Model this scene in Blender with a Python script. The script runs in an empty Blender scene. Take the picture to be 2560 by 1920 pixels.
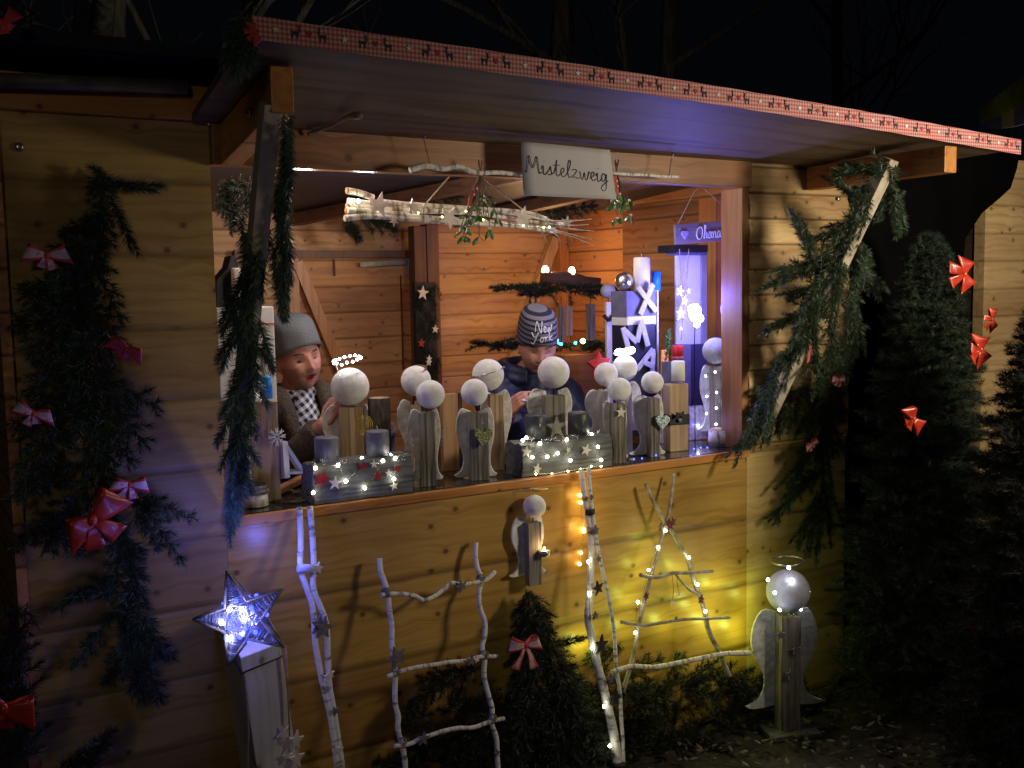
import bpy, bmesh, math, random
import numpy as np
from mathutils import Vector, Matrix, Euler
random.seed(7); rng = np.random.default_rng(7)
D = math.radians
SC = bpy.context.scene
COL = SC.collection
# ------------------------------------------------------------------ camera, world, light, exposure
FPX = 2609.02
CAM_E = (1.47605754, 0.01904105, -0.54319061); CAM_P = Vector((-0.7750264, -2.8260144, 1.61876841))
cd = bpy.data.cameras.new('camera'); cam = bpy.data.objects.new('camera', cd); COL.objects.link(cam)
cd.sensor_width = 36; cd.lens = FPX/2560*36; cd.clip_start = .05; cd.clip_end = 400
cam.location = CAM_P; cam.rotation_euler = CAM_E; SC.camera = cam
CR = Euler(CAM_E, 'XYZ').to_matrix()
SC.render.resolution_x = 1024; SC.render.resolution_y = 768
SC.view_settings.view_transform = 'Standard'; SC.view_settings.look = 'None'
SC.view_settings.exposure = 0; SC.view_settings.gamma = 1
w = bpy.data.worlds.new('World'); SC.world = w; w.use_nodes = True
bg = w.node_tree.nodes['Background']; bg.inputs[0].default_value = (.30, .36, .55, 1); bg.inputs[1].default_value = .0035
def lamp(name, loc, watts, color, r=.03, typ='POINT', target=None, size=.5, spot=None):
    l = bpy.data.lights.new(name, typ); l.energy = watts; l.color = color
    if typ in ('POINT', 'SPOT'): l.shadow_soft_size = r
    if typ == 'AREA': l.shape = 'RECTANGLE'; l.size = size; l.size_y = r
    if typ == 'SPOT': l.spot_size = D(spot); l.spot_blend = 1
    o = bpy.data.objects.new(name, l); COL.objects.link(o); o.location = loc
    if target is not None: o.rotation_euler = (Vector(target)-Vector(loc)).to_track_quat('-Z', 'Y').to_euler()
    return o
lamp('market_lamp', (2.45, -2.0, 1.82), 132, (1, .87, .64), .20, 'SPOT', (2.1, 0, 1.75), spot=118)
lamp('market_lamp', (-2.2, -5.2, 2.6), 36, (1, .91, .74), .25, 'SPOT', (.0, 0, 1.5), spot=52)
lamp('stall_lamp', (.30, .13, 1.93), 2.6, (1, .82, .72), .03)
lamp('stall_lamp', (.55, .25, 1.965), 8.2, (1, .90, .90), .04)
lamp('stall_lamp', (1.35, .28, 1.965), 8.2, (1, .88, .88), .04)

# ------------------------------------------------------------------ pixel -> point on a plane of the place
def ray(u, v): return CR @ Vector(((u-1280)/FPX, -(v-960)/FPX, -1))
def P(u, v, y=0.):
    d = ray(u, v); return CAM_P + d*((y-CAM_P.y)/d.y)
def PZ(u, v, z):
    d = ray(u, v); return CAM_P + d*((z-CAM_P.z)/d.z)
def PX(u, v, x):
    d = ray(u, v); return CAM_P + d*((x-CAM_P.x)/d.x)
def mpp(p):  # metres per photo pixel at a point
    return -((CR.transposed() @ (Vector(p)-CAM_P)).z)/FPX

# ------------------------------------------------------------------ materials
MATS = {}
def newmat(name):
    m = bpy.data.materials.new(name); m.use_nodes = True; nt = m.node_tree
    return m, nt, nt.nodes, nt.links, nt.nodes['Principled BSDF']
def ramp(N, stops):
    r = N.new('ShaderNodeValToRGB'); e = r.color_ramp.elements
    e[0].position = stops[0][0]; e[0].color = (*stops[0][1], 1)
    e[1].position = stops[-1][0]; e[1].color = (*stops[-1][1], 1)
    for p, c in stops[1:-1]:
        q = e.new(p); q.color = (*c, 1)
    return r
def wood(name, c1, c2, plank=0, axis='X', rough=.55, knots=True, gs=1., bump=.4, groove=.5, kden=1.0):
    """plain sawn timber; grain runs along axis, planks stacked along the other"""
    if name in MATS: return MATS[name]
    m, nt, N, L, B = newmat(name)
    tc = N.new('ShaderNodeTexCoord'); sp = N.new('ShaderNodeSeparateXYZ'); L.new(tc.outputs['Object'], sp.inputs[0])
    def mth(op, a, b=None, v=None):
        n = N.new('ShaderNodeMath'); n.operation = op
        for i, s in enumerate((a, b)):
            if s is None: continue
            if isinstance(s, (int, float)): n.inputs[i].default_value = s
            else: L.new(s, n.inputs[i])
        return n.outputs[0]
    ax = {'X': (0, 2), 'Z': (2, 0), 'Y': (1, 2)}[axis]
    al, ac = sp.outputs[ax[0]], sp.outputs[ax[1]]
    th = sp.outputs[[i for i in (0, 1, 2) if i not in ax][0]]
    if plank:
        q = mth('DIVIDE', ac, plank); fl = mth('FLOOR', q); fr = mth('FRACT', q)
        wn = N.new('ShaderNodeTexWhiteNoise'); wn.noise_dimensions = '1D'; L.new(fl, wn.inputs['W'])
        off = mth('MULTIPLY', wn.outputs['Value'], 17.)
        al2 = mth('ADD', al, off)
    else: al2 = al
    cb = N.new('ShaderNodeCombineXYZ'); L.new(mth('MULTIPLY', al2, 2.2*gs), cb.inputs[0]); L.new(mth('MULTIPLY', ac, 46*gs), cb.inputs[1]); L.new(mth('MULTIPLY', th, 46*gs), cb.inputs[2])
    kn = None
    if knots:
        kc = N.new('ShaderNodeCombineXYZ'); L.new(mth('MULTIPLY', al2, 8.6*kden), kc.inputs[0]); L.new(mth('MULTIPLY', ac, 10*kden), kc.inputs[1])
        vo = N.new('ShaderNodeTexVoronoi'); vo.voronoi_dimensions = '2D'; vo.inputs['Scale'].default_value = 1; vo.inputs['Randomness'].default_value = 1; L.new(kc.outputs[0], vo.inputs['Vector'])
        kr = ramp(N, [(.025, (1, 1, 1)), (.055, (.8, .8, .8)), (.075, (.22, .22, .22)), (.17, (0, 0, 0))]); L.new(vo.outputs['Distance'], kr.inputs[0])
        wn2 = N.new('ShaderNodeTexWhiteNoise'); L.new(vo.outputs['Color'], wn2.inputs['Vector'])
        kn = mth('MULTIPLY', kr.outputs[0], mth('GREATER_THAN', wn2.outputs['Value'], .45))
        kw = ramp(N, [(.05, (1, 1, 1)), (.4, (0, 0, 0))]); L.new(vo.outputs['Distance'], kw.inputs[0])
        dv = N.new('ShaderNodeVectorMath'); dv.operation = 'ADD'
        dd = N.new('ShaderNodeCombineXYZ'); L.new(mth('MULTIPLY', kw.outputs[0], .7), dd.inputs[1])
        L.new(cb.outputs[0], dv.inputs[0]); L.new(dd.outputs[0], dv.inputs[1]); gv = dv.outputs[0]
    else: gv = cb.outputs[0]
    n1 = N.new('ShaderNodeTexNoise'); n1.inputs['Scale'].default_value = 1; n1.inputs['Detail'].default_value = 5; n1.inputs['Distortion'].default_value = .5; L.new(gv, n1.inputs['Vector'])
    r1 = ramp(N, [(.3, c2), (.52, c1), (.75, tuple(min(1, x*1.12) for x in c1))]); L.new(n1.outputs['Fac'], r1.inputs[0])
    col = r1.outputs[0]
    # broad tone changes and grime
    n2 = N.new('ShaderNodeTexNoise'); n2.inputs['Scale'].default_value = 2.3; n2.inputs['Detail'].default_value = 3; L.new(tc.outputs['Object'], n2.inputs['Vector'])
    mx = N.new('ShaderNodeMixRGB'); mx.blend_type = 'MULTIPLY'; mx.inputs[0].default_value = .7
    r2 = ramp(N, [(.35, (.62, .58, .55)), (.6, (1, 1, 1))]); L.new(n2.outputs['Fac'], r2.inputs[0]); L.new(col, mx.inputs[1]); L.new(r2.outputs[0], mx.inputs[2]); col = mx.outputs[0]
    hb = n1.outputs['Fac']
    if plank:
        mv = N.new('ShaderNodeMixRGB'); mv.blend_type = 'MULTIPLY'; mv.inputs[0].default_value = 1
        rv = ramp(N, [(0, (.78, .72, .68)), (.5, (1, .97, .93)), (1, (1.12, 1.14, 1.1))]); L.new(wn.outputs['Value'], rv.inputs[0]); L.new(col, mv.inputs[1]); L.new(rv.outputs[0], mv.inputs[2]); col = mv.outputs[0]
        g = ramp(N, [(0, (0, 0, 0)), (.035, (.35, .35, .35)), (.09, (1, 1, 1)), (.95, (1, 1, 1)), (1, (0, 0, 0))]); L.new(fr, g.inputs[0])
        mg = N.new('ShaderNodeMixRGB'); mg.blend_type = 'MULTIPLY'; mg.inputs[0].default_value = groove; L.new(col, mg.inputs[1]); L.new(g.outputs[0], mg.inputs[2]); col = mg.outputs[0]
    if kn is not None:
        mk = N.new('ShaderNodeMixRGB'); mk.blend_type = 'MIX'; L.new(mth('MULTIPLY', kn, .85), mk.inputs[0]); L.new(col, mk.inputs[1]); mk.inputs[2].default_value = (c2[0]*.28, c2[1]*.2, c2[2]*.18, 1); col = mk.outputs[0]
    L.new(col, B.inputs['Base Color']); B.inputs['Roughness'].default_value = rough
    bp = N.new('ShaderNodeBump'); bp.inputs['Strength'].default_value = bump; bp.inputs['Distance'].default_value = .003
    if plank:
        hh = mth('ADD', mth('MULTIPLY', g.outputs[0], 2.0), mth('MULTIPLY', hb, .6)); L.new(hh, bp.inputs['Height'])
    else: L.new(hb, bp.inputs['Height'])
    L.new(bp.outputs[0], B.inputs['Normal'])
    MATS[name] = m; return m
def mat(name, c1, c2=None, scale=30, rough=.6, bump=.0, metal=0, spec=None, trans=0, coat=0, stretch=(1, 1, 1), sss=0, lo=.35, hi=.65, dist=.003):
    if name in MATS: return MATS[name]
    m, nt, N, L, B = newmat(name)
    c2 = c2 or tuple(x*.75 for x in c1)
    tc = N.new('ShaderNodeTexCoord'); mp = N.new('ShaderNodeMapping'); mp.inputs['Scale'].default_value = stretch; L.new(tc.outputs['Object'], mp.inputs[0])
    n = N.new('ShaderNodeTexNoise'); n.inputs['Scale'].default_value = scale; n.inputs['Detail'].default_value = 4; L.new(mp.outputs[0], n.inputs['Vector'])
    r = ramp(N, [(lo, c2), (hi, c1)]); L.new(n.outputs['Fac'], r.inputs[0]); L.new(r.outputs[0], B.inputs['Base Color'])
    B.inputs['Roughness'].default_value = rough; B.inputs['Metallic'].default_value = metal
    if coat: B.inputs['Coat Weight'].default_value = coat
    if trans: B.inputs['Transmission Weight'].default_value = trans
    if sss: B.inputs['Subsurface Weight'].default_value = sss; B.inputs['Subsurface Radius'].default_value = (.02, .008, .005); B.inputs['Subsurface Scale'].default_value = .3
    if bump:
        b = N.new('ShaderNodeBump'); b.inputs['Strength'].default_value = bump; b.inputs['Distance'].default_value = dist; L.new(n.outputs['Fac'], b.inputs['Height']); L.new(b.outputs[0], B.inputs['Normal'])
    MATS[name] = m; return m
def emit(name, c, s):
    if name in MATS: return MATS[name]
    m, nt, N, L, B = newmat(name); B.inputs['Base Color'].default_value = (*[x*.8 for x in c], 1)
    B.inputs['Emission Color'].default_value = (*c, 1); B.inputs['Emission Strength'].default_value = s
    MATS[name] = m; return m
def banded(name, c1, c2, scale, axis=2, duty=.5, rough=.9, checks=False, diag=0, bump=.3, rib=0):
    """knitted stripes or woven checks"""
    if name in MATS: return MATS[name]
    m, nt, N, L, B = newmat(name)
    tc = N.new('ShaderNodeTexCoord'); mp = N.new('ShaderNodeMapping'); L.new(tc.outputs['Object'], mp.inputs[0]); mp.inputs['Rotation'].default_value = (0, diag, 0)
    sp = N.new('ShaderNodeSeparateXYZ'); L.new(mp.outputs[0], sp.inputs[0])
    def mth(op, a, b):
        n = N.new('ShaderNodeMath'); n.operation = op
        for i, s in enumerate((a, b)):
            if isinstance(s, (int, float)): n.inputs[i].default_value = s
            elif s is not None: L.new(s, n.inputs[i])
        return n.outputs[0]
    f = mth('LESS_THAN', mth('FRACT', mth('MULTIPLY', sp.outputs[axis], scale), None), duty)
    if checks:
        g = mth('LESS_THAN', mth('FRACT', mth('MULTIPLY', sp.outputs[0 if axis != 0 else 2], scale), None), duty)
        f = mth('MULTIPLY', mth('ADD', f, g), .5)
    n = N.new('ShaderNodeTexNoise'); n.inputs['Scale'].default_value = 250; L.new(tc.outputs['Object'], n.inputs['Vector'])
    mx = N.new('ShaderNodeMixRGB'); L.new(f, mx.inputs[0]); mx.inputs[1].default_value = (*c1, 1); mx.inputs[2].default_value = (*c2, 1)
    L.new(mx.outputs[0], B.inputs['Base Color']); B.inputs['Roughness'].default_value = rough
    b = N.new('ShaderNodeBump'); b.inputs['Strength'].default_value = bump; b.inputs['Distance'].default_value = .003
    h = n.outputs['Fac']
    if rib: h = mth('ADD', h, mth('SINE', mth('MULTIPLY', sp.outputs[0], rib), None))
    L.new(h, b.inputs['Height']); L.new(b.outputs[0], B.inputs['Normal'])
    MATS[name] = m; return m
W_FRONT = wood('front_planks', (.44, .285, .085), (.32, .185, .048), plank=.19, kden=.8, groove=.4)
W_SIDE = wood('side_planks', (.74, .52, .26), (.54, .33, .14), plank=.092, kden=1.0, groove=.75)
W_IN = wood('inner_planks', (.54, .30, .135), (.38, .18, .07), plank=.105, groove=.4, kden=1.1)
W_INY = wood('inner_side_planks', (.56, .25, .10), (.38, .15, .05), plank=.105, axis='Y', groove=.7)
W_BEAM = wood('orange_beam', (.62, .27, .07), (.42, .15, .035), rough=.35, knots=True)
W_BEAMY = wood('orange_beam_deep', (.62, .27, .07), (.42, .15, .035), axis='Y', rough=.4)
W_BEAMZ = wood('orange_post', (.55, .22, .07), (.36, .13, .04), axis='Z', rough=.4, knots=False)
W_DARKZ = wood('dark_post', (.16, .06, .03), (.08, .03, .016), axis='Z', rough=.5, knots=False)
W_PLY = wood('plywood', (.15, .098, .055), (.05, .032, .02), rough=.6, knots=True, gs=.5, kden=.35)
W_STRUT = wood('strut_wood', (.60, .52, .42), (.42, .35, .27), axis='Z', knots=False)
W_NB = wood('neighbour_planks', (.80, .56, .30), (.62, .38, .17), plank=.12, kden=.9, groove=.4)
W_GREYZ = wood('grey_wood', (.30, .27, .22), (.08, .072, .055), axis='Z', knots=False, gs=2.2, bump=1, rough=.8)
W_FRESHZ = wood('fresh_wood', (.55, .39, .24), (.34, .22, .12), axis='Z', knots=False, gs=1.6, bump=.8, rough=.7)
W_GREYX = wood('grey_log_wood', (.15, .155, .155), (.05, .05, .05), axis='X', knots=False, gs=1.8, bump=1, rough=.8)
W_WHITEZ = wood('whitewashed_wood', (.88, .85, .80), (.76, .72, .65), axis='Z', gs=1.0, kden=.8, bump=.3)
WING = mat('crinkled_white', (.88, .87, .85), (.62, .61, .58), 38, .5, 1.0, dist=.008, lo=.3, hi=.6)
BALL = mat('white_plaster_ball', (.86, .85, .82), (.74, .73, .70), 60, .85, .5)
BALLG = mat('grey_plaster_ball', (.42, .42, .44), (.34, .34, .36), 90, .85, .5)
BIRCH = mat('birch_bark', (.78, .76, .70), (.22, .19, .16), 22, .75, .6, stretch=(1, 1, 3.2), lo=.33, hi=.47)
BIRCHX = mat('birch_bark_lengthwise', (.76, .73, .64), (.26, .22, .17), 22, .75, .6, stretch=(3.2, 1, 1), lo=.36, hi=.5)
TWIG = mat('weathered_twig', (.50, .45, .37), (.22, .18, .13), 40, .8, .6)
BARK = mat('dark_bark', (.09, .065, .045), (.025, .018, .014), 26, .95, 1.0, stretch=(3, 3, .7), dist=.012)
NEED = mat('fir_needles', (.042, .080, .034), (.015, .032, .015), 9, .45)
NEED2 = mat('fir_needles_pale', (.085, .15, .085), (.03, .065, .04), 9, .45)
STEM = mat('fir_stem', (.16, .11, .07), (.07, .045, .03), 60, .9)
RED = mat('red_ribbon', (.60, .055, .02), (.38, .02, .012), 30, .33, .2, coat=.15)
REDV = mat('red_velvet_ribbon', (.60, .05, .045), (.45, .03, .03), 30, .6)
PRINT = mat('white_satin_print', (.60, .44, .46), (.55, .14, .15), 70, .45, lo=.36, hi=.44)
BLACKM = mat('black_metal', (.02, .02, .022), (.01, .01, .01), 50, .4, metal=.6)
STEEL = mat('zinc_metal', (.55, .55, .56), (.40, .40, .41), 50, .3, metal=.9)
GOLDW = mat('gold_wire', (.80, .60, .12), (.6, .4, .05), 50, .3, metal=.9)
SILV = mat('silver_wire', (.75, .78, .78), (.5, .52, .52), 80, .25, metal=.9)
STARW = mat('pale_wood_star', (.84, .78, .70), (.68, .60, .52), 40, .7)
STARG = mat('grey_felt_star', (.20, .18, .19), (.11, .10, .11), 90, .9)
STARR = mat('red_glitter_star', (.45, .03, .03), (.25, .015, .015), 160, .5)
WAX = mat('white_wax', (.86, .84, .76), (.80, .78, .70), 10, .45, sss=.2)
WAXG = mat('grey_wax', (.17, .17, .23), (.13, .13, .18), 20, .5, sss=.1)
WAXK = mat('anthracite_wax', (.055, .06, .065), (.04, .042, .048), 20, .45)
WAXB = mat('blue_wax', (.02, .30, .80), (.015, .24, .68), 20, .4, sss=.1)
WAXR = mat('red_wax', (.62, .02, .02), (.5, .015, .015), 20, .35)
GLOSSK = mat('counter_board', (.035, .032, .03), (.018, .016, .015), 15, .16, coat=.5)
BLACK = mat('black_paint', (.012, .012, .014), (.008, .008, .01), 20, .6)
ROPE = mat('jute_rope', (.42, .34, .22), (.25, .19, .11), 120, .95, .6)
WHITEP = mat('white_paint', (.80, .79, .76), (.72, .71, .67), 12, .5, .1)
LEAF = mat('mistletoe_leaf', (.14, .25, .07), (.08, .16, .04), 25, .4)
L_WARM = emit('warm_led', (1, .86, .50), 26)
L_WHITE = emit('white_led', (.90, .95, 1), 30)
L_BLUE = emit('blue_led', (.05, .08, 1), 9)
L_BWHITE = emit('bluish_led', (.62, .70, 1), 30)
L_GREEN = emit('green_led', (.05, 1, .55), 9)
L_CYAN = emit('cyan_led', (.05, .75, .9), 7)
L_BULB = emit('warm_bulb', (1, .66, .30), 30)

# ------------------------------------------------------------------ mesh building
ORG = {}
class MB:
    def __init__(s): s.V = []; s.F = []; s.M = []; s.S = []
    def add(s, vs, fs, m=0, smooth=False):
        o = len(s.V); s.V += [tuple(v) for v in vs]
        for f in fs: s.F.append(tuple(i+o for i in f)); s.M.append(m); s.S.append(smooth)
        return s
    def box(s, c, d, rot=None, m=0, taper=1.0):
        c = Vector(c); h = [x/2 for x in d]; vs = []
        for z in (-1, 1):
            k = 1 if z < 0 else taper
            for x, y in ((-1, -1), (1, -1), (1, 1), (-1, 1)):
                v = Vector((x*h[0]*k, y*h[1]*k, z*h[2]))
                if rot is not None: v = rot @ v
                vs.append(c+v)
        return s.add(vs, [(3, 2, 1, 0), (4, 5, 6, 7), (0, 1, 5, 4), (1, 2, 6, 5), (2, 3, 7, 6), (3, 0, 4, 7)], m)
    def hexa(s, b, t, m=0):  # bottom 4 points, top 4 points
        return s.add(list(b)+list(t), [(3, 2, 1, 0), (4, 5, 6, 7), (0, 1, 5, 4), (1, 2, 6, 5), (2, 3, 7, 6), (3, 0, 4, 7)], m)
    def bar(s, a, b, w, t, up=(0, 0, 1), m=0):  # rectangular bar a->b
        a, b = Vector(a), Vector(b); d = (b-a).normalized(); x = d.cross(Vector(up)).normalized(); y = x.cross(d)
        q = [(-1, -1), (1, -1), (1, 1), (-1, 1)]
        return s.hexa([a+x*w/2*i+y*t/2*j for i, j in q], [b+x*w/2*i+y*t/2*j for i, j in q], m)
    def tube(s, pts, r, n=8, m=0, cap=True, jit=0):
        pts = [Vector(p) for p in pts]; k = len(pts)
        rs = r if isinstance(r, (list, tuple)) else [r]*k
        o = len(s.V); ref = Vector((.3, .9, .2)); prev = None
        for i, p in enumerate(pts):
            d = (pts[min(i+1, k-1)]-pts[max(i-1, 0)])
            if d.length < 1e-9: d = Vector((0, 0, 1))
            d.normalize()
            if prev is None: x = d.orthogonal().normalized()
            else: x = (prev-d*prev.dot(d)).normalized()
            prev = x; y = d.cross(x)
            for j in range(n):
                a = 2*math.pi*j/n; rr = rs[i]*(1+(random.uniform(-jit, jit) if jit else 0))
                s.V.append(tuple(p+(x*math.cos(a)+y*math.sin(a))*rr))
        for i in range(k-1):
            for j in range(n):
                s.F.append((o+i*n+j, o+i*n+(j+1) % n, o+(i+1)*n+(j+1) % n, o+(i+1)*n+j)); s.M.append(m); s.S.append(True)
        if cap:
            s.F.append(tuple(o+j for j in range(n-1, -1, -1))); s.M.append(m); s.S.append(False)
            s.F.append(tuple(o+(k-1)*n+j for j in range(n))); s.M.append(m); s.S.append(False)
        return s
    def lathe(s, prof, c, n=24, m=0, rot=None, smooth=True, mats=None):
        c = Vector(c); o = len(s.V)
        for r, z in prof:
            for j in range(n):
                a = 2*math.pi*j/n; v = Vector((r*math.cos(a), r*math.sin(a), z))
                if rot is not None: v = rot @ v
                s.V.append(tuple(c+v))
        for i in range(len(prof)-1):
            for j in range(n):
                s.F.append((o+i*n+j, o+i*n+(j+1) % n, o+(i+1)*n+(j+1) % n, o+(i+1)*n+j)); s.M.append(mats[i] if mats else m); s.S.append(smooth)
        if prof[0][0] > 1e-6: s.F.append(tuple(o+j for j in range(n-1, -1, -1))); s.M.append(m); s.S.append(False)
        if prof[-1][0] > 1e-6: s.F.append(tuple(o+(len(prof)-1)*n+j for j in range(n))); s.M.append(m); s.S.append(False)
        return s
    def sphere(s, c, r, n=20, m=0, sc=(1, 1, 1), lump=0):
        c = Vector(c); k = n//2; o = len(s.V)
        for i in range(k+1):
            t = math.pi*i/k
            for j in range(n):
                a = 2*math.pi*j/n; q = 1
                s.V.append((c.x+r*sc[0]*math.sin(t)*math.cos(a)*q, c.y+r*sc[1]*math.sin(t)*math.sin(a)*q, c.z+r*sc[2]*math.cos(t)*q))
        for i in range(k):
            for j in range(n):
                s.F.append((o+i*n+j, o+(i+1)*n+j, o+(i+1)*n+(j+1) % n, o+i*n+(j+1) % n)); s.M.append(m); s.S.append(True)
        return s
    def prism(s, out, th, M, m=0):  # outline in local xy, thickness along local z, M maps to place
        n = len(out); o = len(s.V)
        for z in (-th/2, th/2):
            for x, y in out: s.V.append(tuple(M @ Vector((x, y, z))))
        s.F.append(tuple(o+i for i in range(n-1, -1, -1))); s.M.append(m); s.S.append(False)
        s.F.append(tuple(o+n+i for i in range(n))); s.M.append(m); s.S.append(False)
        for i in range(n):
            j = (i+1) % n; s.F.append((o+i, o+j, o+n+j, o+n+i)); s.M.append(m); s.S.append(False)
        return s
    def star(s, c, r, th=.004, rot=(0, 0, 0), rin=.42, m=0, frame=None, ang=0):
        out = [(math.sin(math.pi*i/5+ang)*(r if i % 2 == 0 else r*rin), math.cos(math.pi*i/5+ang)*(r if i % 2 == 0 else r*rin)) for i in range(10)]
        R = frame if frame is not None else Matrix.Rotation(D(90), 3, 'X')
        M = Matrix.Translation(c) @ (Euler(rot).to_matrix() @ R).to_4x4()
        return s.prism(out, th, M, m)
    def build(s, name, mats, parent=None, org=None, bevel=0, solid=0, sub=0):
        if not isinstance(mats, (list, tuple)): mats = [mats]
        if parent is not None: og = ORG[parent.name]
        elif org is not None: og = Vector(org)
        else:
            a = np.array(s.V); og = Vector(((a[:, 0].min()+a[:, 0].max())/2, (a[:, 1].min()+a[:, 1].max())/2, a[:, 2].min()))
        me = bpy.data.meshes.new(name); me.from_pydata([(v[0]-og.x, v[1]-og.y, v[2]-og.z) for v in s.V], [], s.F)
        for q in mats: me.materials.append(q)
        me.polygons.foreach_set('material_index', s.M); me.polygons.foreach_set('use_smooth', s.S); me.update()
        return link(name, me, parent, og, bevel, solid, sub)
def link(name, me, parent, og, bevel=0, solid=0, sub=0):
    o = bpy.data.objects.new(name, me); COL.objects.link(o); ORG[o.name] = Vector(og)
    if parent is not None: o.parent = parent
    else: o.location = og
    if solid:
        q = o.modifiers.new('thickness', 'SOLIDIFY'); q.thickness = solid; q.offset = 0
    if bevel:
        q = o.modifiers.new('bevel', 'BEVEL'); q.width = bevel; q.segments = 2; q.limit_method = 'ANGLE'
    if sub:
        q = o.modifiers.new('sub', 'SUBSURF'); q.levels = sub; q.render_levels = sub
    return o
def thing(name, label, cat, loc, group=None):
    o = bpy.data.objects.new(name, None); COL.objects.link(o); o.location = loc; o.empty_display_size = .05
    ORG[o.name] = Vector(loc); return tag(o, label, cat, group)
def tag(o, label, cat, group=None):
    o['label'] = label; o['category'] = cat
    if group: o['group'] = group
    return o
def setting(o): o['kind'] = 'structure'; return o
BULB = {}
def bulb(parent, p, m, r=.0055, name='bulb'):
    k = (m.name, r)
    if k not in BULB:
        b = MB().sphere((0, 0, 0), r, 10); me = bpy.data.meshes.new('bulb'); me.from_pydata(b.V, [], b.F); me.materials.append(m); me.polygons.foreach_set('use_smooth', [True]*len(b.F)); BULB[k] = me
    o = bpy.data.objects.new(name, BULB[k]); COL.objects.link(o); o.parent = parent; o.location = Vector(p)-ORG[parent.name]; ORG[o.name] = ORG[parent.name]; return o
def smooth(pts, n=6):
    pts = [Vector(p) for p in pts]; out = []; k = len(pts)
    for i in range(k-1):
        p0, p1, p2, p3 = pts[max(i-1, 0)], pts[i], pts[i+1], pts[min(i+2, k-1)]
        for j in range(n):
            t = j/n; out.append(.5*((2*p1)+(p2-p0)*t+(2*p0-5*p1+4*p2-p3)*t*t+(3*p1-p0-3*p2+p3)*t**3))
    out.append(pts[-1]); return out
# conifer foliage: every needle its own thin triangle
class Fir:
    def __init__(s): s.T = []; s.st = MB()
    def twig(s, a, b, nl=.024, dens=900, droop=0, stem=.0016, flat=0, wd=.0019):
        nl *= 1.22; dens *= 1.5; wd = max(wd*1.25, .0024)
        a, b = Vector(a), Vector(b); L = (b-a).length; n = max(12, int(L*dens)); d = (b-a)/max(L, 1e-6)
        t = rng.random(n)**.9; A = np.array(a); dd = np.array(d)
        mid = np.array([0, 0, -droop])
        pos = A+np.outer(t*L, dd)+np.outer(4*t*(1-t)*0+t*t, mid)
        x = np.array(d.orthogonal().normalized()); y = np.cross(dd, x)
        ph = rng.random(n)*2*np.pi; al = np.radians(rng.uniform(38, 72, n))*(1-.55*t**3)
        rad = np.outer(np.cos(ph), x)+np.outer(np.sin(ph), y)
        dr = np.cos(al)[:, None]*dd+np.sin(al)[:, None]*rad
        ln = nl*rng.uniform(.7, 1.12, n)*(1-.35*t**4)
        side = np.cross(dr, rng.normal(size=(n, 3))); side /= np.linalg.norm(side, axis=1)[:, None]+1e-9
        wv = side*wd/2
        tri = np.stack([pos-wv, pos+wv, pos+dr*ln[:, None]], 1); s.T.append(tri)
        m = [a+d*L*q+Vector((0, 0, -droop*q*q)) for q in (0, .5, 1)]
        if stem: s.st.tube(m, [stem, stem*.8, stem*.5], 5)
    def spray(s, a, b, width=.5, nl=.024, n=5, droop=.0, dens=900, jit=.25, plane=None, stem=.002):
        """a fir branch: leader with paired side twigs"""
        a, b = Vector(a), Vector(b); L = (b-a).length; d = (b-a).normalized()
        s.twig(a, b, nl, dens, droop, stem)
        pl = Vector(plane) if plane is not None else Vector((0, -1, 0))
        sd = d.cross(pl); sd = sd.normalized() if sd.length > 1e-3 else d.orthogonal()
        for i in range(n):
            t = .12+.72*i/max(1, n-1)
            for sg in (-1, 1):
                if random.random() < .08: continue
                q = a+d*L*t+Vector((0, 0, -droop*t*t)); l = L*width*(1-.62*t)*random.uniform(.75, 1.2)
                e = q+(d*random.uniform(.6, .95)+sd*sg*random.uniform(.6, .95)+Vector([random.uniform(-jit, jit) for _ in range(3)])+pl*random.uniform(-.1, .25)).normalized()*l
                s.twig(q, e, nl, dens, droop*.3, stem*.7)
    def build(s, parent, m=None, name='needles', mb=None, skip_stem=False):
        T = np.concatenate(s.T).reshape(-1, 3)-np.array(ORG[parent.name]); n = len(T)
        me = bpy.data.meshes.new(name); me.vertices.add(n); me.vertices.foreach_set('co', T.astype('f').ravel())
        me.loops.add(n); me.loops.foreach_set('vertex_index', np.arange(n, dtype='i'))
        me.polygons.add(n//3); me.polygons.foreach_set('loop_start', np.arange(0, n, 3, dtype='i'))
        me.materials.append(m or NEED); me.update(); me.validate()
        link(name, me, parent, ORG[parent.name])
        if not skip_stem and s.st.V: s.st.build('stem', STEM, parent)
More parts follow.
